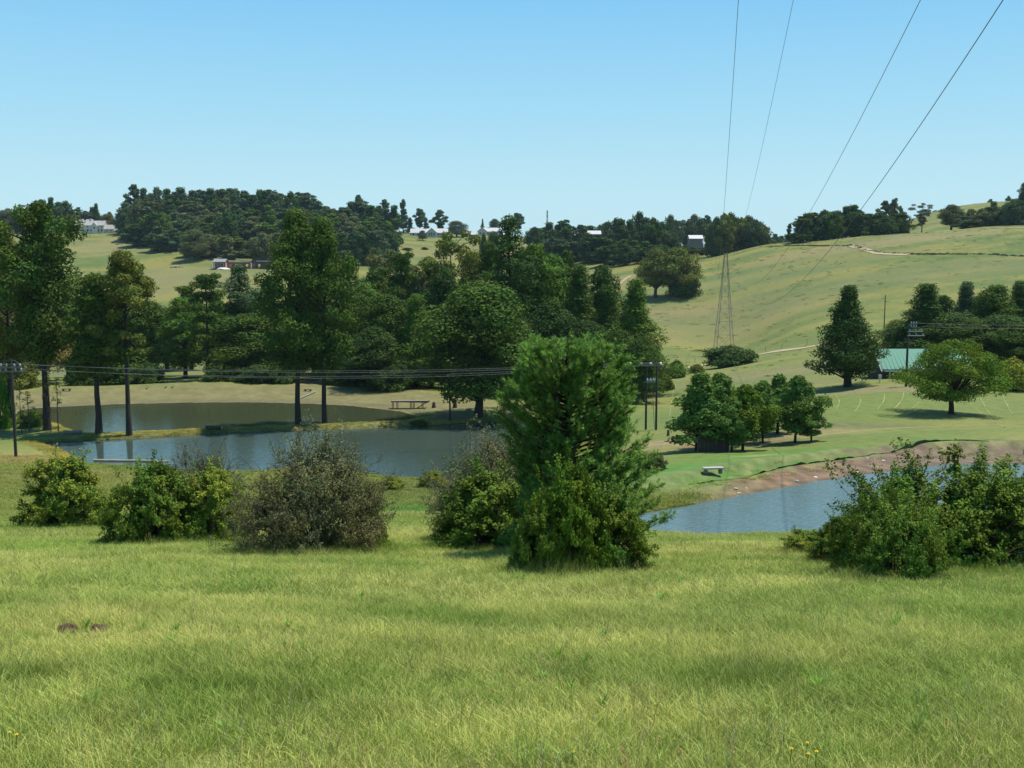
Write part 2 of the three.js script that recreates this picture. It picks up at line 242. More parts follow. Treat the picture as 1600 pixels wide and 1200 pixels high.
// ---------------------------------------------------------------- trees and bushes: builders
const barkMap = tex(128, (u, v) => { const s = noise(Math.sin(u * 6.283) * 4, v * 3, Math.cos(u * 6.283) * 4) + .6 * noise(Math.sin(u * 6.283) * 11, v * 9, Math.cos(u * 6.283) * 11); return .62 + .42 * s; });
barkMap.repeat.set(1, .4);
const bark = (r, g, b) => std(r, g, b, .95, { vertexColors: true, map: barkMap, bumpMap: barkMap, bumpScale: .05 });
const BARK = { dark: bark(.075, .058, .045), grey: bark(.17, .15, .125), brown: bark(.13, .095, .065) };
const leafMat = (r, g, b, through = .26) => new THREE.MeshPhysicalMaterial({ color: new THREE.Color().setRGB(r, g, b), vertexColors: true, roughness: .75, specularIntensity: .12, transmission: through, thickness: 0, side: THREE.DoubleSide });
const LEAF = {
  pine: leafMat(.082, .150, .022), deep: leafMat(.062, .124, .024), green: leafMat(.108, .200, .025), bright: leafMat(.14, .34, .025), yellowish: leafMat(.24, .30, .035), olive: leafMat(.155, .195, .034),
  grey: leafMat(.138, .172, .060), blue: leafMat(.086, .148, .054), needle: leafMat(.20, .36, .07), young: leafMat(.125, .235, .042), twig: leafMat(.205, .225, .095), bush: leafMat(.22, .30, .038), bushDark: leafMat(.145, .235, .030), acacia: leafMat(.130, .220, .020), rust: leafMat(.185, .178, .05),
};
const measured = (crown, trunk) => {   // true height and width of what grew
  const q = crown.attributes.position, ys = [], rs = []; for (let i = 0; i < q.count; i += 4) { ys.push(q.getY(i)); rs.push(Math.max(Math.abs(q.getX(i)), 0), Math.abs(q.getZ(i))); }
  ys.sort((a, b) => a - b); rs.sort((a, b) => a - b); return { H: ys[Math.floor(ys.length * .9985)], W: 2 * rs[Math.floor(rs.length * .985)], crown, trunk };
};
const shade = (R, h = .3, y = .25) => { const b = 1 + (R() - .5) * 2 * h, w = (R() - .35) * y; return [b * (1 + w), b, b * (1 - w * .5)]; };
const PROFILE = {
  round: (t) => Math.sqrt(Math.max(0, 1 - (2 * t - .85) ** 2 / 1.35)), dome: (t) => Math.sqrt(Math.max(.02, 1 - t ** 2.2)) * (t < .12 ? .75 + 2 * t : 1), cone: (t) => (1 - t) ** .9 * (t < .1 ? .7 + 3 * t : 1) + .04,
  column: (t) => Math.min(1, (1 - t) * 3.2 + .12) * (.75 + .25 * Math.sin(t * 9)), spire: (t) => (1 - t) ** .95 * (t < .08 ? .75 + 3 * t : 1) + .05, umbrella: (t) => t < .25 ? .35 + 2.6 * t : Math.sqrt(Math.max(.02, 1 - ((t - .3) / .75) ** 2)), vase: (t) => .35 + .9 * t - .5 * Math.max(0, t - .75) * 2,
  tall: (t) => (t < .3 ? .45 + .55 * t / .3 : 1) * Math.sqrt(Math.max(.03, 1 - t ** 4)), egg: (t) => Math.sin(Math.PI * (.12 + .86 * t ** .8)) ** .8,
};
// a crown of many separate leaf-laden limbs round a trunk; sizes in metres
function makeTree(seed, o) {
  const R = rng(seed), C = new GB(), T = new GB(), { H, W, y0 = H * .25, lobes = 36, lr = W * .17, flat = .7, n = 9000, L = .36, w = .13, up = .25, profile = 'round', gap = .12, lean = 0, trunk = W * .028, wild = .25, hang = 0, fork = 0 } = o;
  const prof = PROFILE[profile], spine = []; let bx = 0, bz = 0;
  const topY = H - lr * flat * .8;
  for (let k = 0; k <= 8; k++) { const t = k / 8; spine.push(V(bx + lean * t * t, t * topY - (k ? 0 : .6), bz)); bx += (R() - .5) * W * .03; bz += (R() - .5) * W * .03; }
  const on = (y) => { const f = clamp(y / topY) * 8, i = Math.min(7, Math.floor(f)); return spine[i].clone().lerp(spine[i + 1], f - i); };
  if (!fork) T.tube(spine, spine.map((_, k) => trunk * (k ? (1 - k / 8.6) : 1.3) + .02), 7, WHITE);
  else { const q = fork * H; T.tube([V(0, -.6, 0), V(0, q * .5, 0), on(q)], [trunk * 1.35, trunk, trunk * .9], 7, WHITE); }
  const list = []; let sum = 0;
  for (let i = 0; i < lobes; i++) {
    const t = clamp((i + R()) / lobes), y = y0 + lr * flat * .6 + (topY - y0 - lr * flat * .6) * t, a = i * 2.39996 + (R() - .5) * 1.2, wob = 1 + (R() - .5) * 2 * wild, rad = Math.max(0, W / 2 * prof(t) * wob - lr * .8) * Math.sqrt(.18 + .82 * R());
    if (R() < gap && t < .8) continue;
    const c = on(y); c.x += Math.cos(a) * rad; c.z += Math.sin(a) * rad; c.y -= hang * rad;
    const s = lr * (.62 + .7 * R()) * (profile === 'cone' || profile === 'spire' || profile === 'column' ? 1.12 - .62 * t * t : t > .8 ? .8 : 1); list.push([c, s, t, rad]); sum += s * s;
  }
  for (let i = 0; i < (o.low ?? 0); i++) { const y = lerp(H * .42, y0, R()), c = on(y), a = R() * 6.283, rad = W * (.22 + .3 * R()), s = lr * (.45 + .35 * R()); c.x += Math.cos(a) * rad; c.z += Math.sin(a) * rad; list.push([c, s, .3, rad]); sum += s * s; }
  for (const [c, s, t, rad] of list) {
    const tint = shade(R, .2, .3), N = Math.round(n * s * s / sum), sx = R() * 9, sy = R() * 9;
    if (rad > lr * .4 || fork) { const from = on(fork ? fork * H * (.8 + .2 * R()) : Math.max(y0 * .8, c.y - rad * (.35 + .5 * R()) - hang * rad)), mid = from.clone().lerp(c, .55); mid.y += (fork ? .1 : .04) * rad; const b = trunk * (.24 + .5 * s / W); T.tube([from, mid, c.clone().lerp(from, .06)], [b + .02, b * .6 + .015, .02], 4, WHITE, false); }
    for (let k = 0; k < N; k++) {
      let x, y, z, q; do { x = R() * 2 - 1; y = R() * 2 - 1; z = R() * 2 - 1; q = x * x + y * y + z * z; } while (q > 1 || q < .01 || (y < -.55 && R() < .7));
      q = Math.sqrt(q); x /= q; y /= q; z /= q;
      const bump = .72 + .62 * noise(x * 1.9 + sx, y * 1.9 + sy, z * 1.9 + 2) + .25 * noise(x * 5 + sy, y * 5, z * 5 + sx), d = s * (.6 + .42 * Math.sqrt(R())) * (.55 + bump * .7);
      // leaves lie more or less across the way they face: outwards and up
      let nx = x + (R() - .5) * 1.5, ny = y * .8 + .35 + (R() - .5) * 1.5, nz = z + (R() - .5) * 1.5; const nl = Math.hypot(nx, ny, nz) || 1; nx /= nl; ny /= nl; nz /= nl;
      let ux = x * .4 + (R() - .5) * 1.6, uy = y * .3 + up * .6 + (R() - .5) * 1.3, uz = z * .4 + (R() - .5) * 1.6; const dt = ux * nx + uy * ny + uz * nz; ux -= dt * nx; uy -= dt * ny; uz -= dt * nz; const ul = Math.hypot(ux, uy, uz) || 1; ux /= ul; uy /= ul; uz /= ul;
      const vx = ny * uz - nz * uy, vy = nz * ux - nx * uz, vz = nx * uy - ny * ux, vl = 1;
      const sz = .65 + .7 * R(), b = (1 + (R() - .5) * .5);
      C.leaf(c.x + x * d, c.y + y * d * flat - hang * d * .4, c.z + z * d, ux, uy, uz, vx / vl, vy / vl, vz / vl, L * sz, w * sz, [tint[0] * b, tint[1] * b, tint[2] * b]);
    }
  }
  return measured(C.build(), T.build(true));
}
// a shrub: rounded masses of leafy shoots; with twig > 0 the shoots show as bare twigs
function makeShrub(seed, o) {
  const R = rng(seed), C = new GB(), T = new GB(), { H, W, lobes = 46, shoots = 15, vary = .6, n = 34000, L = .07, w = .026, spikes = 0, twig = 0, bare = 0, lr = W * .15, hollow = 0, spread = .055 } = o, all = [];
  const skew = R() * 6.28;
  for (let i = 0; i < lobes; i++) {
    const t = Math.pow((i + .5) / lobes, 1.25), a = i * 2.39996 + R() * .9, edge = (1 + .18 * Math.sin(a * 2 + skew) + .12 * Math.sin(a * 3 + skew * 2)) * (t < .16 ? .86 + t : 1), rad = Math.max(0, W / 2 * Math.sqrt(Math.max(.03, 1 - (t * .96) ** 2.8)) * edge - lr * .75) * (.45 + .55 * Math.sqrt(R())), s = lr * (.7 + .6 * R()), hh = (H - lr * .8) * (1 + .12 * Math.sin(a * 2 + skew));
    const c = V(Math.cos(a) * rad, Math.max(s * .45, t * hh) + (hollow && t < .3 && rad > W * .2 ? hollow : 0), Math.sin(a) * rad), root = V(Math.cos(a) * rad * .12, -.1, Math.sin(a) * rad * .12), mid = root.clone().lerp(c, .5); mid.y += .08 * H;
    T.tube([root, mid, c], [.035, .022, .012], 4, WHITE, false);
    const out = V(c.x, (c.y - H * .3) * .9, c.z).normalize(), tint = shade(R, .2, .35);
    for (let k = 0; k < shoots; k++) {
      const d = V((R() - .5) * 2, (R() - .4) * 1.7, (R() - .5) * 2).addScaledVector(out, .75).normalize(), spike = t > .45 && R() < spikes, l = s * (.75 + .6 * R()) * (spike ? 1.9 : 1); if (spike) d.add(V(0, 1.3, 0)).normalize();
      const e = c.clone().addScaledVector(d, l); e.y = Math.max(.05, e.y); const m = c.clone().lerp(e, .5).add(V((R() - .5) * l * .25, (R() - .3) * l * .25, (R() - .5) * l * .25));
      all.push([new THREE.QuadraticBezierCurve3(c, m, e), tint, spike, t, out]); const g = .8 + .5 * R(); T.tube([c, m, e], [.011, .008, .004], 3, [g, g, g], false);
      for (let q = 0; q < twig; q++) { const f = .3 + .7 * R(), p = all[all.length - 1][0].getPoint(f), e2 = p.clone().add(V((R() - .5) * 1.6, (R() - .35) * 1.3, (R() - .5) * 1.6).addScaledVector(d, .6).multiplyScalar(l * .55)); e2.y = Math.max(.05, e2.y); T.tube([p, p.clone().lerp(e2, .5).add(V((R() - .5) * .05, (R() - .5) * .05, (R() - .5) * .05)), e2], [.0075, .006, .003], 3, [g, g, g * .97], false); all.push([new THREE.QuadraticBezierCurve3(p, p.clone().lerp(e2, .5), e2), tint, false, t, out]); }
    }
  }
  const per = n / all.length;
  for (const [cv, tint, spike, t, out] of all) {
    const N = Math.floor(per * (spike ? 1.3 : 1) + R());
    for (let k = 0; k < N; k++) {
      if (R() < bare * smooth(.35, .95, t)) continue;
      const f = 1 - .85 * R() ** 1.2, p = cv.getPoint(f), tan = cv.getTangent(f), d = spread * (1.25 - .6 * f) * 2 * Math.sqrt(R());
      let x = R() - .5, y = R() - .5, z = R() - .5; const l = Math.hypot(x, y, z) || 1; x /= l; y /= l; z /= l;
      let nx = out.x + x * .9 + (R() - .5) * 1.5, ny = out.y + y * .6 + .3 + (R() - .5) * 1.5, nz = out.z + z * .9 + (R() - .5) * 1.5; const nl = Math.hypot(nx, ny, nz) || 1; nx /= nl; ny /= nl; nz /= nl;
      let ux = x + tan.x * .7, uy = y * .8 + tan.y * .6 + .15, uz = z + tan.z * .7; const dt = ux * nx + uy * ny + uz * nz; ux -= dt * nx; uy -= dt * ny; uz -= dt * nz; const ul = Math.hypot(ux, uy, uz) || 1; ux /= ul; uy /= ul; uz /= ul;
      const vx = ny * uz - nz * uy, vy = nz * ux - nx * uz, vz = nx * uy - ny * ux, vl = 1, sz = .6 + .8 * R(), b = 1 + (R() - .5) * vary;
      C.leaf(p.x + x * d, Math.max(.02, p.y + y * d), p.z + z * d, ux, uy, uz, vx / vl, vy / vl, vz / vl, L * sz, w * sz, [tint[0] * b, tint[1] * b, tint[2] * b]);
    }
  }
  return measured(C.build(), T.build(true));
}
// a bushy young pine with long drooping needles in tufts
function makeNeedlePine(seed, o) {
  const R = rng(seed), C = new GB(), T = new GB(), { H, W, branches = 300 } = o, axis = (y) => V(.12 * Math.sin(y * .8), y, .1 * Math.cos(y));
  T.tube(Array.from({ length: 9 }, (_, k) => axis(k / 8 * H * .95 - (k ? 0 : .3))), Array.from({ length: 9 }, (_, k) => .15 * (1 - k / 9) + .02), 7, WHITE);
  const tuft = (p, d) => {   // a brush of needles round the end of a shoot
    const c = shade(R, .22, .22), n = 34, A = V(d.y, d.z, -d.x).cross(d).normalize(), B = d.clone().cross(A);
    for (let k = 0; k < n; k++) {
      const f = R(), an = R() * 6.283, ca = Math.cos(an), sa = Math.sin(an), fw = .35 + .75 * f + .2 * R();
      let x = A.x * ca + B.x * sa + d.x * fw, y = A.y * ca + B.y * sa + d.y * fw - .12, z = A.z * ca + B.z * sa + d.z * fw; const l = Math.hypot(x, y, z) || 1; x /= l; y /= l; z /= l; let vx = -z, vy = (R() - .5) * .8, vz = x; const vl = Math.hypot(vx, vy, vz) || 1, b = 1 + (R() - .5) * .4, L = .125 * (.8 + .35 * R()), q = -.1 + .13 * f;
      C.leaf(p.x + d.x * q, p.y + d.y * q, p.z + d.z * q, x, y, z, vx / vl, vy / vl, vz / vl, L, .0105, [c[0] * b, c[1] * b, c[2] * b]);
    }
  };
  for (let i = 0; i < branches; i++) {
    const t = (i + R()) / branches, y = H * (.06 + .92 * t), a = i * 2.39996 + R() * .8, prof = (t < .15 ? .9 + .6 * t : t < .76 ? .98 - .04 * t : .95 * Math.sqrt(Math.max(.03, 1 - ((t - .76) / .26) ** 2))) * (1 + (t > .08 && t < .46 ? .26 * Math.max(-.3, Math.cos(a)) : 0)), len = Math.max(.3, W / 2 * prof * (.84 + .2 * R()) * (1 + .16 * Math.sin(a * 3 + t * 9))), p0 = axis(y - len * .12);
    const d = V(Math.cos(a), .12 + .3 * t, Math.sin(a)).normalize(), p1 = p0.clone().addScaledVector(d, len * .6), p2 = p1.clone().addScaledVector(d.clone().add(V(0, .45, 0)).normalize(), len * .4);
    T.tube([p0, p1, p2], [.03, .02, .008], 4, WHITE, false);
    const subs = 6 + Math.round(len * 6);
    for (let k = 0; k < subs; k++) {
      const f = .35 + .65 * k / subs, q = f < .6 ? p0.clone().lerp(p1, f / .6) : p1.clone().lerp(p2, (f - .6) / .4), e = d.clone().add(V((R() - .5) * 1.8, .35 + R() * .5, (R() - .5) * 1.8)).normalize(), l = .14 + .34 * R() * (1.2 - f * .5), tip = q.clone().addScaledVector(e, l);
      if (k % 2) T.tube([q, tip], [.008, .005], 3, WHITE, false);
      tuft(tip, e); if (R() < .3) tuft(q.clone().lerp(tip, .3), e);
    }
    tuft(p2, d); tuft(p2.clone().lerp(p1, .2), d);
  }
  return measured(C.build(), T.build(true));
}
let turn = 0; const feet = [];
// stands a plant of that kind where it grows; top = elevation of its tip as surveyed, wide = apparent width
function plant(kind, name, p, H, W, leaf, barkKind, label, category, group, rot) {
  const o = base(name, p); o.position.y -= .02; o.rotation.y = rot ?? (turn += 2.1);
  const a = put(kind.trunk, BARK[barkKind], category === 'tree' ? 'trunk' : 'branches', o), b = put(kind.crown, LEAF[leaf], category === 'tree' ? 'crown' : 'foliage', o);
  const sy = H / kind.H, sx = W / kind.W; a.scale.set(sx, sy, sx); b.scale.set(sx, sy, sx);
  return tag(o, label, category, group);
}
function tree(kind, px, d, top, wide, leaf, label, group, o = {}) {
  const p = standAt(px, d), H = at(px, top, d).y - p.y, W = wide * d / F;
  return plant(kind, o.name ?? 'tree', p, Math.max(2, H), W, leaf, o.bark ?? 'dark', label, o.category ?? 'tree', group, o.rot);
}
function shrub(kind, px, py, top, wide, leaf, label, o = {}) {
  const p = groundAt(px, py, o.from ?? 3), d = -p.z, H = at(px, top, d).y - p.y;
  if (px > 0 && d < 60) feet.push([p.x, p.z, wide * d / F / 2]);
  return plant(kind, o.name ?? 'bush', p, H, wide * d / F, leaf, o.bark ?? 'grey', label, o.category ?? 'bush', o.group, o.rot);
}
// ---------------------------------------------------------------- bushes on the near slope
const leafyA = makeShrub(11, { H: 2.9, W: 3.2, lobes: 44, n: 46000, spikes: .1, lr: .52 }), leafyB = makeShrub(12, { H: 2.5, W: 3.4, lobes: 50, n: 48000, spikes: .06, lr: .5 });
const twiggyA = makeShrub(21, { H: 3.3, W: 4.6, lobes: 74, shoots: 15, twig: 3, n: 110000, L: .05, w: .017, lr: .62, hollow: .35, bare: .4, spread: .05, vary: .3 }), twiggyB = makeShrub(22, { H: 2.8, W: 3.4, lobes: 40, shoots: 15, twig: 3, n: 46000, L: .045, w: .016, bare: .7, lr: .5, vary: .3 });
const shoot = makeShrub(23, { H: 1.6, W: .4, lobes: 14, shoots: 7, n: 1800, lr: .12 });
shrub(leafyA, 103, 828, 704, 128, 'bush', 'small yellow-green leafy bush, leftmost on the near slope', { bark: 'brown' });
shrub(leafyB, 242, 850, 714, 146, 'bushDark', 'dark green leafy bush second from the left on the near slope', { bark: 'brown', rot: 1 });
shrub(twiggyB, 318, 828, 694, 130, 'twig', 'grey twiggy bush half hidden behind leafy green bushes', { name: 'twiggy_bush', rot: 2 });
shrub(leafyA, 334, 848, 722, 118, 'bush', 'leafy green bush in front of grey twigs, left of the big dome-shaped bush', { rot: 4 });
shrub(twiggyA, 494, 864, 668, 246, 'twig', 'big dome-shaped grey-green bush with bare twig tips', { name: 'twiggy_bush', rot: .4 });
shrub(leafyA, 584, 858, 790, 40, 'bush', 'little green sapling at the right foot of the big dome-shaped bush', { name: 'sapling', rot: 2.2 });
shrub(twiggyA, 778, 848, 664, 220, 'twig', 'bare grey twiggy bush rising behind leafy green bush beside the pine', { name: 'twiggy_bush', rot: 3.3 });
shrub(leafyB, 768, 860, 724, 196, 'bushDark', 'broad leafy green bush in front of bare grey twigs left of the pine', { rot: 5 });
shrub(leafyB, 888, 896, 712, 140, 'acacia', 'upright bright green bush standing before the needle pine', { rot: .7 });
shrub(leafyB, 940, 892, 752, 146, 'bushDark', 'low spreading leafy bush at the foot of the needle pine', { rot: 2.4 });
shrub(leafyB, 842, 898, 778, 96, 'bushDark', 'low leafy bush reaching out of the clump before the pine, nearest to the camera', { rot: 4.1 });
const youngPine = makeNeedlePine(31, { H: 6.4, W: 4.6 });
shrub(youngPine, 889, 872, 528, 222, 'needle', 'dense young pine with long drooping needles in the middle of the slope', { name: 'pine_tree', category: 'tree', bark: 'brown', rot: 0 });
const spread = makeShrub(13, { H: 2.6, W: 4.8, lobes: 70, n: 74000, spikes: .22, lr: .6, L: .065 });
shrub(spread, 1492, 892, 704, 330, 'bushDark', 'large dark leafy bush with upright shoots at the right of the near slope', { rot: 2 });
shrub(spread, 1392, 904, 762, 190, 'bushDark', 'dark leafy bush before the large bush with upright shoots, nearest its left end', { rot: .6 });
shrub(leafyB, 1590, 885, 735, 130, 'bushDark', 'dark leafy bush at the right edge over the pond', { rot: 3 });
shrub(leafyB, 1262, 870, 826, 88, 'bush', 'low pale green bush at the left tip of the right-hand bushes', { rot: 1.4 });
shrub(leafyA, 1318, 882, 800, 90, 'bushDark', 'leafy bush between the low pale bush and the large dark one', { rot: 5.2 });
for (const [px, top, w, label] of [[1345, 752, 22, 'single tall leafy shoot leaning left out of the right-hand bushes'], [1396, 742, 20, 'second tall leafy shoot sticking up out of the right-hand bushes'], [1484, 692, 34, 'tallest leafy shoot standing up out of the right-hand bushes'], [1520, 722, 30, 'leafy shoot right of the tallest one over the right-hand bushes'], [1560, 716, 30, 'leafy shoot nearest the right edge over the right-hand bushes']]) shrub(shoot, px, 890, top, w, 'bushDark', label, { name: 'shoot' });
shrub(leafyB, 676, 762, 734, 46, 'yellowish', 'yellow-green marsh bush on the near shore between two twiggy bushes', { from: 60 });
shrub(leafyB, 612, 766, 746, 40, 'yellowish', 'low yellow-green bush at the waterside right of the dome-shaped bush', { from: 60 });
shrub(leafyB, 1020, 736, 704, 44, 'grey', 'small greyish shrub beside the pine at the end of the green bank', { from: 70 });
shrub(leafyB, -2, 668, 584, 54, 'bright', 'bright green broadleaf bush at the left edge by the pole', { from: 100 });
shrub(leafyB, 50, 665, 640, 46, 'green', 'low green bush at the foot of the thick pine on the dam', { from: 110 });
shrub(leafyB, 655, 664, 655, 26, 'olive', 'tuft of rushes on the dam beside the low bench', { name: 'rushes', from: 130, category: 'plant' });

// ---------------------------------------------------------------- tall pines on the dam
const pineA = makeTree(41, { H: 29, W: 13, y0: 8.5, lobes: 74, lr: 1.75, flat: .75, n: 28500, L: 0.40, w: 0.112, profile: 'tall', gap: .2, trunk: .44, wild: .65, up: .4 });
const pineB = makeTree(42, { H: 23, W: 8, y0: 15.5, lobes: 30, low: 16, lr: 1.15, flat: .6, n: 13500, L: 0.40, w: 0.080, profile: 'dome', gap: .12, trunk: .34, wild: .25, up: .5 });
const pineC = makeTree(43, { H: 27, W: 11, y0: 7, lobes: 64, lr: 1.55, flat: .7, n: 24000, L: 0.38, w: 0.096, profile: 'egg', gap: .2, trunk: .38, wild: .55, up: .4 });
const pineD = makeTree(44, { H: 20, W: 7, y0: 7, lobes: 40, lr: 1.3, flat: .7, n: 15000, L: 0.36, w: 0.096, profile: 'egg', gap: .15, trunk: .36, wild: .45 });
const onDam = { name: 'pine_tree' };
tree(pineA, 74, 136, 318, 150, 'pine', 'tall broad pine with the thickest dark trunk at the left end of the dam', null, onDam);
tree(pineC, 18, 140, 352, 92, 'olive', 'thin tall pine behind the left pole at the edge of the photo', null, onDam);
tree(pineD, 154, 134, 428, 92, 'pine', 'shorter pine with slim trunk between two tall pines on the dam', null, onDam);
tree(pineB, 202, 134, 393, 94, 'olive', 'flat-topped pine with long bare dark trunk on the dam', null, onDam);
tree(pineC, 466, 144, 330, 122, 'pine', 'tall pine on the dam, left of the two standing close together', null, onDam);
tree(pineC, 508, 145, 342, 112, 'pine', 'tall pine on the dam, right of the two standing close together', null, { ...onDam, rot: 3.9 });

const sapling = makeTree(45, { H: 8, W: 2.4, y0: 2.5, lobes: 12, lr: .35, n: 260, L: .25, w: .07, profile: 'egg', trunk: .09, gap: .1 });
for (const [px, top, w, label] of [[80, 578, 20, 'thin bare sapling right beside the thickest dam pine'], [91, 590, 24, 'thin bare leaning sapling just right of the thickest dam pine'], [46, 612, 26, 'thin bare sapling left of the thickest dam pine'], [34, 600, 16, 'thin bare sapling close to the left power pole']]) tree(sapling, px, 135, top, w, 'rust', label, null, { name: 'sapling', bark: 'grey' });
// ---------------------------------------------------------------- the wood behind the ponds
const broadA = makeTree(51, { H: 18, W: 13, y0: 2.5, lobes: 60, lr: 2.1, n: 30375, L: 0.29, w: 0.110, profile: 'round', gap: .06 });
const broadB = makeTree(52, { H: 18, W: 12, y0: 2, lobes: 56, lr: 1.9, n: 28350, L: 0.28, w: 0.103, profile: 'dome', gap: .08, wild: .35 });
const broadC = makeTree(53, { H: 18, W: 10, y0: 2.5, lobes: 54, lr: 1.6, n: 26325, L: 0.28, w: 0.096, profile: 'egg', gap: .12, wild: .4 });
const coneA = makeTree(54, { H: 20, W: 10, y0: .8, lobes: 80, lr: 1.35, flat: .6, n: 28350, L: 0.28, w: 0.076, profile: 'cone', gap: .06, up: .35 });
const coneB = makeTree(55, { H: 20, W: 8, y0: 1.2, lobes: 74, lr: 1.15, flat: .7, n: 26325, L: 0.28, w: 0.069, profile: 'column', gap: .1, wild: .35 });
const looseA = makeTree(56, { H: 18, W: 9, y0: 4.5, lobes: 34, lr: 1.25, flat: .55, n: 11250, L: 0.34, w: 0.096, profile: 'vase', gap: .3, wild: .5, trunk: .22 });
const looseB = makeTree(57, { H: 20, W: 9, y0: 5, lobes: 36, lr: 1.2, flat: .5, n: 10500, L: 0.34, w: 0.096, profile: 'umbrella', gap: .25, wild: .6, trunk: .25 });
const W1 = 'trees of the wood behind the far pond';
const wood = [   // kind, bearing, distance, top, width, leaf, what it looks like
  [looseB, 326, 196, 428, 74, 'pine', 'slim irregular pine with bare trunk standing above the far bank'],
  [broadC, 290, 205, 466, 84, 'green', 'light green feathery tree beside the slim irregular pine'],
  [coneB, 378, 215, 415, 66, 'blue', 'columnar clumpy tree with layered top below the brick buildings'],
  [broadA, 400, 200, 490, 108, 'pine', 'broad dark tree above the middle of the far bank'],
  [broadC, 345, 212, 470, 70, 'green', 'green tree filling the gap left of the columnar clumpy tree'],
  [broadB, 235, 215, 470, 86, 'pine', 'dark tree directly behind the flat-topped pine'],
  [broadB, 262, 250, 486, 70, 'deep', 'dark rounded tree low behind the feathery tree'],
  [broadA, 44, 190, 470, 96, 'rust', 'brownish dull tree behind the left pole'],
  [broadC, 108, 210, 440, 80, 'pine', 'dark tree behind the trunk of the thickest pine'],
  [broadC, 150, 230, 470, 70, 'green', 'green tree seen between the two left trunks on the dam'],
  [broadB, 186, 240, 470, 64, 'deep', 'deep green tree low behind the slim dam pine'],
  [broadA, 10, 225, 430, 90, 'deep', 'dark tree at the left edge behind the brownish one'],
  [coneB, 432, 225, 430, 70, 'pine', 'dark tall tree left of the paired dam pines'],
  [broadA, 448, 200, 505, 86, 'green', 'mid green tree low behind the paired dam pines'],
  [coneB, 545, 196, 420, 74, 'pine', 'dark tree directly right of the paired dam pines'],
  [broadC, 560, 205, 452, 96, 'green', 'mid green tree with open foliage right of the paired pines'],
  [broadB, 528, 215, 480, 86, 'deep', 'deep green tree showing under the right dam pine'],
  [looseA, 612, 235, 398, 70, 'grey', 'thin greyish tree with bare pale limbs in the middle of the wood'],
  [looseB, 628, 215, 404, 62, 'pine', 'dark layered pine beside the thin greyish tree'],
  [broadC, 650, 225, 425, 70, 'grey', 'grey-green tree between layered pine and young tree'],
  [broadB, 606, 190, 470, 92, 'pine', 'dark tree over the shadow on the brown bank'],
  [coneA, 648, 186, 470, 80, 'green', 'tapering green tree left of the great round tree'],
  [looseA, 704, 226, 362, 70, 'olive', 'young open tree with many upright limbs and thin foliage'],
  [broadC, 740, 235, 405, 60, 'olive', 'olive tree right of the young open tree'],
  [broadC, 690, 205, 430, 70, 'deep', 'dark tree low behind the great round tree'],
  [broadA, 746, 150, 440, 146, 'pine', 'great round broad-leaved tree at the end of the dam'],
  [coneB, 797, 196, 348, 78, 'deep', 'tallest dark spire of the wood left of centre'],
  [coneB, 838, 200, 392, 86, 'green', 'tall mid green tree right of the tallest dark spire'],
  [broadC, 868, 208, 408, 84, 'green', 'mid green tree above the needle pine'],
  [coneA, 905, 200, 424, 86, 'pine', 'dark tapering tree behind the top right of the needle pine'],
  [broadC, 935, 210, 425, 70, 'deep', 'dark tree in front of the path on the hillside'],
  [coneA, 952, 196, 455, 84, 'pine', 'tapering tree second from the right end of the wood'],
  [coneA, 992, 190, 446, 92, 'green', 'pointed tree at the right end of the wood'],
  [broadB, 860, 186, 480, 92, 'deep', 'deep green tree just behind the needle pine top'],
  [broadB, 800, 180, 500, 84, 'pine', 'dark tree filling the space left of the needle pine'],
  [broadB, 915, 184, 510, 84, 'deep', 'dark tree filling the space right of the needle pine top'],
  [broadB, 968, 180, 525, 70, 'pine', 'low dark tree beside the twin-pole pylon'],
  [broadB, 1004, 178, 535, 60, 'pine', 'low dark bushy tree behind the twin-pole pylon'],
  [looseB, 703, 147, 505, 40, 'pine', 'slim dark tree with visible trunk left of the great round tree'],
  [broadB, 585, 182, 520, 84, 'deep', 'low deep green tree leaning over the brown bank'],
  [broadC, 490, 230, 440, 80, 'deep', 'deep green tree behind both paired pines'],
  [broadB, 640, 194, 535, 70, 'deep', 'low dark tree beside the shadowed spit'],
  [broadB, 675, 192, 530, 76, 'deep', 'low dark tree behind the wooden jetty'],
  [coneB, 522, 224, 424, 60, 'deep', 'deep green spire behind the paired dam pines, right of both trunks'],
  [broadC, 590, 228, 432, 74, 'pine', 'dark open crown left of the thin greyish tree'],
  [coneB, 672, 232, 412, 52, 'pine', 'dark narrow tree left of the young open tree'],
  [coneB, 762, 226, 388, 56, 'pine', 'dark narrow tree left of the tallest dark spire'],
  [broadC, 820, 236, 398, 66, 'deep', 'dark crown between the tallest spire and its neighbour'],
  [coneB, 886, 228, 402, 56, 'deep', 'dark narrow tree behind the needle pine, set back'],
  [broadC, 300, 246, 452, 60, 'deep', 'dark crown set back behind the feathery tree'],
  [broadB, 780, 300, 455, 90, 'deep', 'dark crown low on the valley side behind the tallest spire'],
];
for (const [k, px, d, top, w, leaf, label] of wood) tree(k, px, d, top - (px > 510 && px !== 704 && px !== 746 ? 9 : 0), w * 1.28, leaf, label, W1);
const thicket = makeTree(58, { H: 6, W: 9, y0: 0, lobes: 46, lr: 1.3, flat: .75, n: 12000, L: .34, w: .13, profile: 'dome', gap: .04, wild: .3, trunk: .12 });
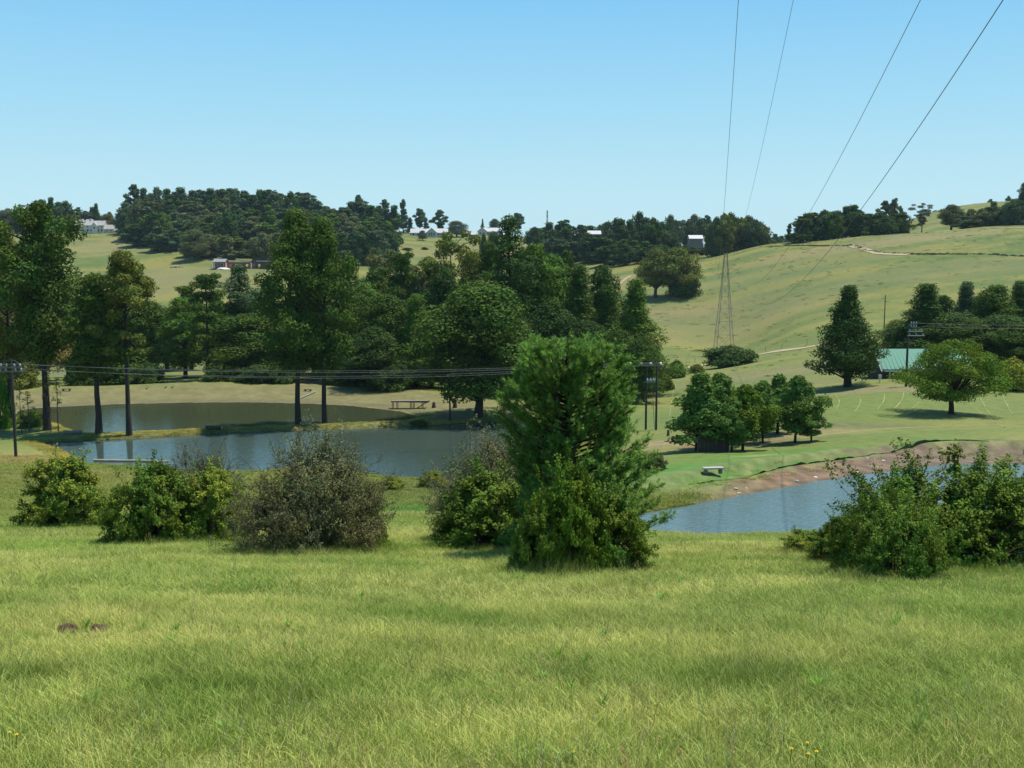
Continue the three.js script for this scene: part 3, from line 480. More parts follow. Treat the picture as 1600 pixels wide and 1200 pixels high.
// undergrowth along the far edge of the bank
for (const [px, d, top, w, leaf, label] of [[30, 182, 556, 60, 'olive', 'dull bush on the far bank behind the pole'], [130, 186, 560, 52, 'deep', 'dark bush on the far bank right of the thickest trunk'], [180, 188, 562, 60, 'pine', 'dark bush on the far bank between the two slim trunks'], [232, 190, 566, 50, 'deep', 'dark bush on the far bank right of the flat-topped pine'], [345, 192, 568, 56, 'pine', 'bush at the foot of the slim irregular pine'], [400, 190, 570, 70, 'deep', 'dark undergrowth bush above the middle of the bare bank'], [440, 190, 566, 50, 'deep', 'undergrowth bush left of the pale floating beam'], [530, 190, 566, 60, 'pine', 'undergrowth bush right of the paired trunks'], [560, 186, 574, 60, 'deep', 'dark undergrowth where the bank falls into shade'], [605, 180, 572, 70, 'deep', 'dark undergrowth above the shadowed bank']])
  tree(thicket, px, d, top, w, leaf, label, 'undergrowth on the far bank', { name: 'bush', category: 'bush' });

// ---------------------------------------------------------------- trees on the meadow at the right
const wide = makeTree(61, { H: 8.2, W: 10.4, y0: 1.5, lobes: 84, lr: 1.05, flat: .5, n: 32000, L: .16, w: .06, profile: 'umbrella', gap: .02, fork: .2, trunk: .24, wild: .2 });
tree(wide, 1486, 122, 532, 146, 'acacia', 'spreading flat-crowned tree alone on the lawn before the green roof', null, { name: 'acacia_tree' });
const bigCone = makeTree(62, { H: 16, W: 10, y0: 1.6, lobes: 96, lr: 1.25, flat: .65, n: 27000, L: 0.26, w: 0.088, profile: 'spire', gap: .06, wild: .25, trunk: .4 });
tree(bigCone, 1324, 158, 447, 104, 'deep', 'big dark pointed tree left of the green-roofed building', null, { name: 'pine_tree' });
const youngA = makeTree(63, { H: 6.6, W: 3.6, y0: .7, lobes: 46, lr: .55, flat: .7, n: 13000, L: .2, w: .06, profile: 'cone', gap: .06, trunk: .1 }), youngB = makeTree(64, { H: 6.2, W: 4, y0: .9, lobes: 44, lr: .6, flat: .65, n: 13000, L: .2, w: .06, profile: 'egg', gap: .15, trunk: .1, wild: .4 });
for (const [k, px, d, top, w, leaf, label] of [[youngA, 1089, 95, 583, 78, 'young', 'leftmost pointed young pine of the clump by the pond bank'], [youngB, 1124, 99, 584, 74, 'young', 'young pine second from the left in the clump, behind the wooden box'], [youngB, 1160, 95, 602, 70, 'acacia', 'yellower young pine with bent trunk in the middle of the clump'], [youngB, 1192, 102, 596, 58, 'young', 'young pine fourth from the left in the clump'], [youngA, 1214, 108, 586, 54, 'young', 'slim young pine near the right end of the clump, set back'], [youngB, 1242, 99, 588, 66, 'young', 'rightmost young pine of the clump with an outstretched low branch'], [youngB, 1268, 99, 634, 46, 'young', 'low young pine growth at the right tip of the clump'], [youngB, 1143, 94, 622, 60, 'young', 'low bushy young pine at the front of the clump']])
  tree(k, px, d, top, w * 1.25, leaf, label, 'young pines in the clump on the pond bank', { name: 'young_pine' });
for (const [k, px, d, top, w, leaf, label] of [[coneA, 1440, 182, 444, 104, 'deep', 'dark pointed tree directly behind the triple-arm pole'], [coneA, 1503, 190, 441, 66, 'blue', 'slim pointed tree in the dark row at the right'], [broadC, 1475, 195, 462, 50, 'deep', 'small dark tree between two pointed ones in the right row'], [broadC, 1548, 185, 446, 84, 'pine', 'broad tree in the dark row right of the slim pointed one'], [coneA, 1586, 188, 440, 70, 'deep', 'dark tree at the right edge of the meadow row'], [broadB, 1400, 188, 500, 60, 'olive', 'olive shrubby tree above the green roof'], [broadB, 1520, 178, 500, 90, 'pine', 'lower dark tree behind the spreading lawn tree'], [broadB, 1590, 172, 505, 80, 'pine', 'lower dark tree at the right edge behind the lawn'], [broadC, 1618, 190, 450, 80, 'pine', 'dark tree cut by the right edge of the photo'], [broadC, 1526, 196, 462, 56, 'deep', 'dark tree filling the gap right of the slim pointed one'], [broadA, 1490, 184, 488, 96, 'deep', 'broad dark crown low in the middle of the right row'], [broadA, 1560, 178, 492, 90, 'deep', 'broad dark crown low near the right end of the right row'], [broadB, 1466, 180, 505, 70, 'deep', 'low dark tree behind the right half of the green roof']])
  tree(k, px, d, top, w * 1.3, leaf, label, 'dark trees behind the green-roofed building');
tree(thicket, 1583, 150, 560, 60, 'yellowish', 'pale yellow-green shrub at the right edge beyond the lawn', null, { name: 'bush', category: 'bush' });
tree(thicket, 1140, 262, 540, 82, 'deep', 'wide dark bush beside the dirt track under the lattice pylon', null, { name: 'bush', category: 'bush' });
tree(thicket, 1056, 240, 563, 27, 'deep', 'small round dark bush left of the wide bush by the track', null, { name: 'bush', category: 'bush' });
tree(thicket, 1090, 250, 574, 24, 'olive', 'tiny dull bush between the two dark bushes by the track', null, { name: 'bush', category: 'bush' });
for (const [px, w, label] of [[1012, 32, 'low bush behind the twin-pole pylon, left one'], [1040, 26, 'low bush behind the twin-pole pylon, right one']]) tree(thicket, px, 200, 590, w, 'olive', label, null, { name: 'bush', category: 'bush' });
// pair of round trees on the hillside
const gum = makeTree(65, { H: 18, W: 14, y0: 4, lobes: 64, lr: 1.9, n: 13000, L: .5, w: .16, profile: 'round', gap: .1, fork: .2, trunk: .5 });
tree(gum, 1024, 452, 389, 58, 'olive', 'left one of two round trees alone on the hillside', null, { bark: 'brown' });
tree(gum, 1056, 450, 387, 70, 'olive', 'right one of two round trees alone on the hillside', null, { bark: 'brown', rot: 2 });
tree(thicket, 1066, 452, 425, 52, 'deep', 'dark bush leaning against the right one of the two hillside trees', null, { name: 'bush', category: 'bush' });

// ---------------------------------------------------------------- forests on the ridges
const farA = makeTree(73, { H: 18, W: 12, y0: .4, lobes: 46, lr: 1.9, flat: .8, n: 6000, L: .75, w: .3, profile: 'round', gap: .05, wild: .3 }), farB = makeTree(74, { H: 20, W: 10, y0: .4, lobes: 48, lr: 1.6, flat: .75, n: 6000, L: .7, w: .27, profile: 'egg', gap: .08, wild: .45 }), farC = makeTree(75, { H: 22, W: 9, y0: .5, lobes: 48, lr: 1.35, flat: .7, n: 6000, L: .7, w: .25, profile: 'column', gap: .1, wild: .45 });
const pineF = makeTree(71, { H: 22, W: 10, y0: 7, lobes: 26, lr: 1.7, flat: .6, n: 5000, L: .8, w: .28, profile: 'umbrella', gap: .2, trunk: .3, wild: .5 }), pineG = makeTree(72, { H: 22, W: 8, y0: 4, lobes: 34, lr: 1.3, flat: .8, n: 5000, L: .8, w: .26, profile: 'column', gap: .15, wild: .45, trunk: .25 });
const ORD = ['first', 'second', 'third', 'fourth', 'fifth', 'sixth', 'seventh', 'eighth', 'ninth', 'tenth', 'eleventh', 'twelfth', 'thirteenth', 'fourteenth', 'fifteenth', 'sixteenth', 'seventeenth', 'eighteenth', 'nineteenth'], TENS = ['', '', 'twent', 'thirt', 'fort', 'fift'];
const nth = (n) => n < 20 ? ORD[n - 1] : n % 10 ? TENS[Math.floor(n / 10)] + 'y-' + ORD[n % 10 - 1] : TENS[n / 10] + 'ieth';
const stand = (list, label, group) => list.forEach(([k, px, d, top, w, leaf], i) => tree(k, px, d, top, w, leaf, label + ', ' + nth(i + 1) + ' from the left', group));
const R7 = rng(77), pick = (a) => a[Math.floor(R7() * a.length)];
const curve = (pts) => (x) => { let k = 1; while (k < pts.length - 1 && x > pts[k][0]) k++; const [a, b] = [pts[k - 1], pts[k]]; return lerp(a[1], b[1], clamp((x - a[0]) / (b[0] - a[0]))); };
function row(x0, x1, step, d, top, wd, kinds, leaves, label, group, jit = 8) { const list = []; for (let x = x0; x <= x1; x += step * (.6 + .4 * R7())) list.push([pick(kinds), x, d * (.97 + .06 * R7()), top(x) + (R7() - .4) * jit * 1.3, wd * (.85 + .4 * R7()), pick(leaves)]); stand(list, label, group); }
const G1 = 'trees of the big forest on the left hill';
const crest = curve([[192, 318], [212, 293], [250, 296], [300, 299], [345, 294], [400, 300], [450, 302], [490, 308], [520, 320], [560, 312], [595, 322], [618, 318]]);
row(196, 618, 17, 800, crest, 33, [farA, farB, farC, pineF], ['blue', 'deep', 'blue'], 'dark tree on the skyline of the left hill forest', G1, 10);
row(200, 612, 21, 760, (x) => crest(x) + 20, 36, [farA, farB, farC], ['blue', 'deep', 'grey', 'green'], 'tree in the middle rows of the left hill forest', G1, 12);
row(206, 610, 22, 715, (x) => crest(x) + 40, 38, [farA, farB, farC], ['blue', 'grey', 'deep', 'green'], 'tree in the lower rows of the left hill forest', G1, 14);
row(218, 330, 20, 690, () => 352, 34, [farB, farC], ['deep', 'blue'], 'tree along the sunny lower edge of the left hill forest', G1, 12);
row(300, 440, 17, 640, () => 366, 36, [farA, farC], ['grey', 'olive', 'grey'], 'pale grey-green tree around the brick building site', G1, 14);
row(440, 625, 20, 650, curve([[440, 370], [520, 360], [625, 352]]), 34, [farB, farC], ['deep', 'blue'], 'dark tree in the right-hand foot of the left hill forest', G1, 14);
tree(broadA, 305, 622, 358, 46, 'grey', 'round grey-green tree at the left of the brick building site');
row(-20, 118, 14, 850, curve([[-20, 330], [40, 328], [62, 312], [85, 312], [118, 322]]), 26, [farA, farB], ['blue', 'deep'], 'dark tree on the ridge left of the white manor', 'ridge trees left of the white manor', 8);
row(112, 150, 12, 835, () => 324, 24, [farC, farB], ['blue'], 'dark tree on the ridge right behind the white manor', 'ridge trees behind the white manor', 8);
tree(coneA, 151, 815, 318, 22, 'deep', 'dark pointed tree rising behind the roof of the white manor');
tree(broadA, 168, 818, 334, 24, 'rust', 'brownish tree right behind the white manor'); tree(broadB, 172, 826, 331, 16, 'blue', 'small dark tree on the skyline right of the white manor'); tree(broadB, 190, 812, 332, 26, 'blue', 'dark tree between the white manor and the big forest');
tree(broadA, 10, 840, 328, 36, 'grey', 'pale tree at the left end of the ridge');
const skyline = [[pineG, 561, 305, 24, 'conifer standing up out of the forest edge, left one'], [pineG, 602, 312, 26, 'tall ragged conifer on the forest edge'], [pineG, 630, 312, 18, 'thin ragged conifer right of the big forest'], [pineG, 641, 340, 14, 'short conifer beside the thin ragged one'], [pineF, 656, 326, 22, 'ragged pine left behind the long farmhouse'], [pineG, 665, 340, 14, 'small pine behind the left roof of the long farmhouse'], [pineF, 687, 328, 26, 'leaning open pine right behind the long farmhouse'], [broadA, 714, 345, 34, 'rounded tree between the two farmhouses'], [coneA, 754, 342, 9, 'small pointed tree left of the second farmhouse'], [broadB, 773, 342, 24, 'dome-shaped tree above the second farmhouse'], [pineF, 809, 333, 26, 'umbrella pine on the skyline right of the second farmhouse']];
for (const [k, px, top, w, label] of skyline) tree(k, px, px < 720 ? 915 : 935, top, w, 'blue', label);
for (const [k, px, d, top, w, leaf, label] of [[broadA, 660, 860, 360, 14, 'blue', 'small dark tree before the long farmhouse'], [broadB, 756, 560, 366, 20, 'deep', 'dark tree in front of the second farmhouse, left one'], [broadA, 772, 555, 362, 28, 'deep', 'dark tree in front of the second farmhouse, right one'], [broadB, 663, 780, 392, 12, 'deep', 'round bush on the grass below the long farmhouse'], [broadB, 636, 760, 388, 20, 'blue', 'dark bush at the right foot of the big forest']]) tree(k, px, d, top, w, leaf, label);
const G2 = 'trees of the wood on the middle ridge';
row(836, 960, 15, 740, curve([[836, 352], [880, 348], [960, 352]]), 30, [farA, farB, pineF], ['blue', 'deep'], 'dark tree on the skyline of the middle ridge', G2, 8);
row(850, 935, 17, 640, () => 372, 36, [farA, farC], ['deep', 'blue'], 'dark tree low in the middle ridge wood', G2, 14);
row(962, 1046, 14, 640, curve([[962, 345], [1005, 332], [1046, 352]]), 34, [farA, farB], ['deep', 'blue'], 'dark rounded tree in the tall middle ridge clump', 'tall clump on the middle ridge', 8);
row(952, 1040, 16, 595, () => 375, 36, [farA, farB], ['deep'], 'dark tree at the foot of the middle ridge clump', 'tall clump on the middle ridge', 10);
row(1046, 1110, 13, 800, () => 338, 26, [farA, pineF], ['grey', 'blue'], 'greyish tree behind the white roof on the middle ridge', 'greyish trees behind the white roof', 10);
row(1060, 1112, 14, 640, () => 384, 24, [farB], ['deep'], 'low dark tree under the white roof on the middle ridge', 'low trees under the white roof', 8);
row(1112, 1190, 13, 620, curve([[1112, 345], [1130, 336], [1175, 336], [1192, 350]]), 30, [farA, farA], ['deep', 'blue', 'olive'], 'tree in the ridge clump behind the lattice pylon', 'clump on the ridge behind the lattice pylon', 8);
row(1200, 1236, 12, 720, () => 366, 18, [farB], ['blue'], 'little far tree in the dip of the skyline', 'far trees in the dip of the skyline', 5);
tree(pineG, 1233, 590, 350, 14, 'deep', 'small ragged conifer at the left end of the right-hand ridge trees');
const G3 = 'trees along the right-hand ridge';
row(1250, 1418, 15, 575, curve([[1250, 338], [1262, 330], [1295, 326], [1345, 324], [1365, 332], [1418, 332]]), 36, [farA, farB, farC], ['deep', 'pine', 'deep'], 'dark tree packed along the right-hand ridge', G3, 8);
for (const [k, px, top, w, leaf, label] of [[pineF, 1382, 314, 26, 'grey', 'open gum tree standing above the right-hand ridge trees, left one'], [pineF, 1396, 310, 18, 'grey', 'open gum tree standing above the right-hand ridge trees, right one'], [pineG, 1406, 322, 12, 'grey', 'thin tree top at the right end of the dark ridge row'], [looseA, 1440, 318, 30, 'grey', 'greyish open tree alone on the right-hand ridge'], [gum, 1486, 320, 38, 'grey', 'pale rounded tree in front of the far green hill']]) tree(k, px, 585, top, w, leaf, label);
row(1505, 1610, 15, 570, curve([[1505, 338], [1550, 318], [1610, 312]]), 32, [farA, farB], ['deep', 'blue', 'grey'], 'tree on the ridge near the right edge', 'ridge trees near the right edge', 10);
tree(coneB, 1597, 560, 286, 26, 'deep', 'tall dark cypress at the right edge of the ridge');
row(1440, 1600, 30, 1020, curve([[1440, 338], [1600, 300]]), 12, [farB], ['blue'], 'tiny far bush on the distant green hill', 'bushes on the distant green hill', 3);
// ---------------------------------------------------------------- tracks, banks and bare ground
const MAT = {
  greyWall: std(.17, .16, .15, .9),
  drift: std(.33, .29, .21, .9),
  dirt: std(.42, .34, .20), hay: std(.25, .27, .085), wood: std(.065, .05, .038, .9), pole: std(.045, .038, .034, .9), greyWood: std(.20, .18, .155, .9), concrete: std(.42, .40, .36, .85), steel: new THREE.MeshStandardMaterial({ color: 0x6c7072, metalness: .6, roughness: .55 }), rust: std(.21, .195, .175, .8),
  porcelain: new THREE.MeshPhysicalMaterial({ color: 0xa4adb5, roughness: .25, clearcoat: .5 }), wire: new THREE.MeshStandardMaterial({ color: 0x5c605f, roughness: .5, metalness: .4 }), soil: std(.10, .055, .032, 1), white: std(.60, .585, .54, .7), cream: std(.50, .47, .41, .85), thatch: std(.40, .385, .36, .8), tin: std(.55, .55, .54, .5), greyRoof: std(.27, .28, .29, .6), brick: std(.25, .085, .055, .9), brickDark: std(.09, .06, .05, .9), pane: new THREE.MeshPhysicalMaterial({ color: 0x0c1014, roughness: .12 }), dark: std(.03, .03, .03, .8), green: std(.062, .245, .165, .7), stone: std(.36, .32, .27, .9), sand: std(.72, .68, .60, .9), gravel: std(.30, .28, .25, .95), yellow: std(.80, .52, .02, .6), bird: std(.06, .055, .05, .8),
};
function along(pts, step) { const c = new THREE.CatmullRomCurve3(pts.map(([px, py, from]) => groundAt(px, py, from ?? 60)), false, 'centripetal'); return c.getSpacedPoints(Math.max(4, Math.round(c.getLength() / step))); }
function ribbon(pts, width, lift, step = 1.5, ragged = .25) {
  const L = along(pts, step), p = [], idx = [], uv = []; let s = 0;
  L.forEach((q, i) => { const a = L[Math.max(0, i - 1)], b = L[Math.min(L.length - 1, i + 1)], d = Math.hypot(b.x - a.x, b.z - a.z) || 1, nx = -(b.z - a.z) / d, nz = (b.x - a.x) / d, w = width / 2 * (1 + ragged * noise(q.x * .4, q.z * .4, 2)); for (const k of [-1, 0, 1]) { const x = q.x + nx * w * k, z = q.z + nz * w * k; p.push(x, land(x, z) + lift + (k ? -.03 : .03), z); uv.push(k * width / 2, s); } s += step; if (i) { const o = i * 3; for (const k of [0, 1]) idx.push(o - 3 + k, o - 2 + k, o + k, o - 2 + k, o + 1 + k, o + k); } });
  const g = new THREE.BufferGeometry(); g.setAttribute('position', new THREE.Float32BufferAttribute(p, 3)); g.setAttribute('uv', new THREE.Float32BufferAttribute(uv, 2)); g.setIndex(idx); g.computeVertexNormals();
  if (g.attributes.normal.getY(1) < 0) { const ix = g.index.array; for (let i = 0; i < ix.length; i += 3) [ix[i], ix[i + 1]] = [ix[i + 1], ix[i]]; g.computeVertexNormals(); }
  return g;
}
tag(put(ribbon([[1310, 533, 150], [1290, 538, 150], [1240, 546, 150], [1180, 556, 150], [1110, 569, 150], [1060, 578, 150]], 2.6, .14), MAT.dirt, 'dirt_track', scene), 'pale dirt track running along the foot of the right-hand hill', null, null, 'structure');
tag(put(ribbon([[985, 617, 120], [1024, 615, 120]], 3, .12), MAT.dirt, 'dirt_track', scene), 'short pale strip of track behind the twin-pole pylon', null, null, 'structure');
tag(put(ribbon([[1330, 384, 200], [1345, 388, 200], [1358, 392, 200], [1372, 396, 200], [1395, 397.5, 200], [1420, 398, 200]], 3.4, .2), MAT.dirt, 'dirt_track', scene), 'pale earth patch on the contour bank of the right-hand hill', null, null, 'structure');
tag(put(ribbon([[958, 454, 200], [968, 444, 200], [985, 431, 200]], 1.6, .15), MAT.dirt, 'footpath', scene), 'pale footpath climbing the slope left of the two round trees', null, null, 'structure');
tag(put(ribbon([[1465, 361.5, 200], [1500, 359, 200], [1545, 357, 200], [1600, 357, 200]], 3, .2), MAT.hay, 'dirt_track', scene), 'straw-coloured track just under the crest of the right-hand hill', null, null, 'structure');
{ const rows = [[[1276, 612], [1283, 622], [1279, 634]], [[1304, 616], [1311, 626], [1307, 640]], [[1334, 612], [1344, 622], [1342, 634], [1334, 644]], [[1382, 616], [1380, 628], [1370, 640]], [[1412, 614], [1408, 626], [1394, 642]], [[1436, 628], [1426, 638], [1416, 648]], [[1532, 622], [1540, 638], [1552, 652]], [[1566, 618], [1574, 634], [1582, 648]], [[1516, 632], [1540, 650], [1570, 668]], [[1250, 686], [1330, 676], [1440, 668], [1560, 664]], [[1056, 600], [1050, 620], [1046, 650]]].map((r) => ribbon(r.map((q) => [...q, 70]), .12, .045, .9, 1.2));
  tag(put(mergeGeometries(rows), MAT.hay, 'cut_hay', scene), 'thin curved lines of cut dry grass on the mown lawn', null, null, 'stuff'); }
// eroded lip of turf above the mud of the right-hand pond
{
  const path = along([[1075, 757], [1105, 753], [1160, 746], [1215, 732], [1290, 720], [1340, 713], [1395, 705], [1430, 696], [1460, 690], [1500, 688], [1545, 689]].map((q) => [...q, 60]), .22), b = new GB(), R = rng(5);
  path.forEach((q, i) => {
    const n1 = noise(q.x * .8, 3.3), n2 = noise(q.x * 2.7, 8.1), f = i / path.length, h = Math.max(.02, (.1 + .12 * f + .2 * n1 + .12 * n2 + (f > .7 ? .14 : 0)) * Math.min(1, 12 * f, 4 * (1 - f)) * smooth(-.28, .1, noise(q.x * .3, 7.7) + .4 * noise(q.x * 1.3, 2.2))), y = land(q.x, q.z), f2 = .12 * n2;
    const soil = [.11, .078, .05], turf = [.085 + .03 * n2, .185 + .03 * n2, .025];
    b.v(q.x, y - .1, q.z + f2, soil); b.v(q.x, y + h * .7, q.z + .03 + f2, soil); b.v(q.x, y + h, q.z + .16 + f2, turf); b.v(q.x, y + h * .95, q.z - .5, turf); b.v(q.x, land(q.x, q.z - 2.6) - .05, q.z - 2.6, turf);
    if (i) { const o = i * 5; for (let k = 0; k < 4; k++) b.i.push(o - 5 + k, o + k, o - 4 + k, o + k, o + 1 + k, o - 4 + k); }
  });
  tag(put(b.build(true), std(1, 1, 1, 1, { vertexColors: true, side: THREE.DoubleSide }), 'eroded_bank', scene), 'dark crumbling edge of turf above the mud of the right-hand pond', null, null, 'structure');
}
// ---------------------------------------------------------------- small builders
const lump = (seed, r, flat = .6, d = 2) => { const g = new THREE.IcosahedronGeometry(r, d), q = g.attributes.position; for (let i = 0; i < q.count; i++) { const x = q.getX(i), y = q.getY(i), z = q.getZ(i), k = 1 + .35 * noise(x / r * 1.2 + seed, y / r * 1.2, z / r * 1.2 + seed) + .12 * noise(x / r * 4, y / r * 4 + seed, z / r * 4); q.setXYZ(i, x * k, y * k * flat, z * k); } g.computeVertexNormals(); return g; };
const rod = (a, b, r, r2 = r, n = 8) => new GB().tube([a, b], [r, r2], n, WHITE).build(true);
const rods = (list, n = 4) => { const g = new GB(); for (const [a, b, r] of list) g.tube([a, b], [r, r], n, WHITE, false); return g.build(true); };
const insulator = new THREE.LatheGeometry([[0, 0], [.06, 0], [.06, .05], [.1, .06], [.1, .1], [.06, .11], [.06, .15], [.1, .16], [.1, .2], [.05, .22], [.05, .28], [0, .29]].map(([x, y]) => new THREE.Vector2(x, y)), 10);
// ---------------------------------------------------------------- power poles and lines
function pole(px, d, top, label, r = .14) { const p = standAt(px, d), H = at(px, top, d).y - p.y, o = base('power_pole', p); put(rod(V(0, -.5, 0), V(0, H, 0), r * 1.2, r * .85, 10), MAT.pole, 'pole', o); tag(o, label, 'power pole'); return [o, H, p]; }
const ends = {};
{
  const [o, H, p] = pole(25, 110, 561, 'dark wooden power pole with two cross arms at the left edge');
  for (const [y, w] of [[H - .85, 2.3], [H - 1.3, 2.5]]) { put(box(w, .13, .11, 0, y, .16), MAT.greyWood, 'crossarm', o); for (const x of [-w / 2 + .15, -w / 2 + .75, w / 2 - .75, w / 2 - .15]) { const i = put(insulator, MAT.porcelain, 'insulator', o); i.position.set(x, y + .06, .16); i.scale.setScalar(1.2); } }
  put(rods([[V(-1.1, H - 1.3, .18), V(0, H - 2, .13), .025], [V(1.1, H - 1.3, .18), V(0, H - 2, .13), .025]]), MAT.steel, 'brace', o);
  put(new THREE.TorusGeometry(1.15, .025, 5, 20, 2.2).rotateZ(.47).translate(0, H - 1.25, .1), MAT.wire, 'jumper_wire', o);
  ends.left = [[-1, -.5], [1, -.5], [-1.1, -.95], [1.1, -.95]].map(([x, y]) => V(p.x + x, p.y + H + y, p.z + .16));
  const q1 = standAt(1009, 134), q2 = standAt(1025, 133), h1 = at(1009, 570, 134).y - q1.y, h = base('twin_pole_pylon', q1); tag(h, 'twin-pole pylon with insulators on its top beam right of the needle pine', 'power pole');
  const dx = q2.x - q1.x; put(rod(V(0, -.5, 0), V(0, h1, 0), .15, .11, 10), MAT.pole, 'pole', h); put(rod(V(dx, q2.y - q1.y - .5, q2.z - q1.z), V(dx, h1, q2.z - q1.z), .15, .11, 10), MAT.pole, 'pole', h);
  put(box(4.2, .14, .12, -.2, h1 - .1, .14), MAT.greyWood, 'crossarm', h); put(box(1.9, .12, .1, dx / 2, h1 - 2.2, .14), MAT.greyWood, 'crossarm', h);
  for (const x of [-2.1, -.75, .5, 1.75]) { const i = put(insulator, MAT.porcelain, 'insulator', h); i.position.set(x, h1 - .03, .14); i.scale.set(2.4, 1.3, 2.4); } for (const x of [.1, .5, .9, 1.2]) { const i = put(insulator, MAT.porcelain, 'insulator', h); i.position.set(x, h1 - 2.14, .14); i.scale.setScalar(1.5); }
  put(rods([[V(.7, h1 - 2.2, .1), V(1, .3, .8), .03]]), MAT.wire, 'stay_wire', h);
  ends.mid = [-2.1, -.75, .5, 1.75].map((x) => V(q1.x + x, q1.y + h1 + .3, q1.z + .14));
  const [r, HR, pr] = pole(1415.5, 150, 505, 'dark power pole with several cross arms before the green-roofed building', .15);
  for (const [y, w, x, m] of [[HR - .1, .9, .7, MAT.greyWood], [HR - .55, .9, .7, MAT.greyWood], [HR - 1.15, 2.1, 1.0, MAT.concrete], [HR - 1.75, 2.4, 1.1, MAT.cream]]) { put(box(w, .12, .1, x, y, .18), m, 'crossarm', r); for (const k of [-.4, 0, .4]) { const i = put(insulator, MAT.porcelain, 'insulator', r); i.position.set(x + k * w, y + .06, .18); } }
  put(rods([[V(1.1, HR - 1.75, .18), V(.14, HR - 3, .1), .03], [V(.1, HR - .1, .18), V(1.15, HR - 1.75, .18), .03]]), MAT.steel, 'brace', r);
  ends.right = [V(pr.x + 1.1, pr.y + HR, pr.z), V(pr.x + 1.9, pr.y + HR - .5, pr.z)];
  const [s, HS] = pole(1381, 262, 461, 'slender bare pole on the slope behind the big pointed tree', .12); put(box(1.2, .1, .1, .3, HS - 1.6, .12), MAT.greyWood, 'crossarm', s);
}
function wire(name, a, b, sag, r, label, group) { const pts = []; for (let i = 0; i <= 90; i++) { const t = i / 90; pts.push(a.clone().lerp(b, t).add(V(0, -4 * sag * t * (1 - t), 0))); } return tag(put(new GB().tube(pts, pts.map(() => r), 5, WHITE).build(true), MAT.wire, name, scene), label, 'cable', group); }
const NTH = ['upper left', 'upper right', 'lower left', 'lower right'];
ends.left.forEach((a, k) => { wire('power_line', a, ends.mid[k], [.9, 1.1, 1.3, 1.5][k], .022, 'thin line from the ' + NTH[k] + ' insulator of the left pole to the twin-pole pylon', 'lines across the ponds'); wire('power_line', a, a.clone().add(V(-50, .6 + .3 * k, 12)), .5, .022, 'thin line leaving the ' + NTH[k] + ' insulator of the left pole to the left', 'lines leaving the left pole'); });
ends.right.forEach((a, k) => wire('power_line', a, a.clone().add(V(60, 1.5, 6)), .8, .022, (k ? 'lower' : 'upper') + ' thin line leaving the pole before the green roof to the right', 'lines at the right edge'));
// lattice pylon and its long lines
function pylon(px, d, baseY, top, foot, head, label, r, arms) {
  const p = at(px, baseY, d), g = land(p.x, p.z); p.y = g; const H = at(px, top, d).y - g, o = base('lattice_pylon', p); tag(o, label, 'pylon');
  const w = (y) => y > H * .66 ? lerp(foot * .42, head, (y / H - .66) / .34) : lerp(foot, foot * .42, y / H / .66), legs = [[1, 1], [-1, 1], [-1, -1], [1, -1]], N = 9, ys = Array.from({ length: N + 1 }, (_, k) => H * (1 - (1 - k / N) ** 1.35) - (k ? 0 : .4));
  for (const [a, b] of legs) { const t = new GB(); t.tube(ys.map((y) => V(a * w(y) / 2, y, b * w(y) / 2)), ys.map(() => r), 4, WHITE); put(t.build(true), MAT.rust, 'leg', o); }
  const br = []; for (let k = 0; k < N; k++) for (let s = 0; s < 4; s++) { const A = legs[s], B = legs[(s + 1) % 4], c = (L, y) => V(L[0] * w(y) / 2, y, L[1] * w(y) / 2); br.push([c(A, ys[k]), c(B, ys[k + 1]), r * .5], [c(B, ys[k]), c(A, ys[k + 1]), r * .5], [c(A, ys[k + 1]), c(B, ys[k + 1]), r * .5]); }
  put(rods(br), MAT.rust, 'bracing', o);
  for (const [y, x] of arms) { const s = Math.sign(x), hw = w(y * H) / 2; put(rods([[V(s * hw, y * H, hw), V(x, y * H, 0), r * .7], [V(s * hw, y * H, -hw), V(x, y * H, 0), r * .7], [V(s * hw, y * H + 1.3, 0), V(x, y * H, 0), r * .6]]), MAT.rust, 'crossarm', o); const i = put(insulator, MAT.porcelain, 'insulator', o); i.position.set(x, y * H - 1.3, 0); i.scale.set(1.5, 4.5, 1.5); }
  return [p, H];
}
pylon(1131, 340, 545, 396, 5.6, .9, 'tall grey lattice pylon at the foot of the right-hand hill', .075, [[.78, -2], [.83, 4.3], [.69, 4.4]]);
pylon(855, 1500, 380, 329, 5, 1.2, 'tiny far lattice pylon on the skyline above the middle ridge', .35, [[.8, -5], [.8, 5], [.64, -4], [.64, 4]]);
for (const [px, py, bx, by, sag, r, label] of [[1121, 428, -13.2, 70.8, 16.48, .026, 'leftmost of the long overhead lines, almost upright in the sky'], [1131, 398, -10.75, 42.62, 16.23, .012, 'faintest of the long overhead lines, second from the left'], [1152, 421, -5.22, 41.13, 17.5, .017, 'third long overhead line from the left'], [1153, 441, 1.14, 50.96, 22.65, .026, 'rightmost of the long overhead lines, running to the top right']]) wire('overhead_line', at(px, py, 340), V(bx, by, 80), sag, r, label);
// fence beside the track
{
  const line = along([[1300, 528, 150], [1240, 543, 150], [1180, 553, 150], [1100, 566, 150], [1040, 574, 150]], 7), o = base('wire_fence', line[0]); tag(o, 'thin post and wire fence beside the dirt track', 'fence');
  line.forEach((q) => put(rod(V(0, -.3, 0), V(0, 1.5, 0), .06, .06, 5).translate(q.x - line[0].x, land(q.x, q.z) - line[0].y, q.z - line[0].z), MAT.greyWood, 'post', o));
  for (const h of [.5, .95, 1.35]) put(new GB().tube(line.map((q) => V(q.x - line[0].x, land(q.x, q.z) - line[0].y + h, q.z - line[0].z)), line.map(() => .012), 3, WHITE, false).build(true), MAT.wire, 'strand', o);
}
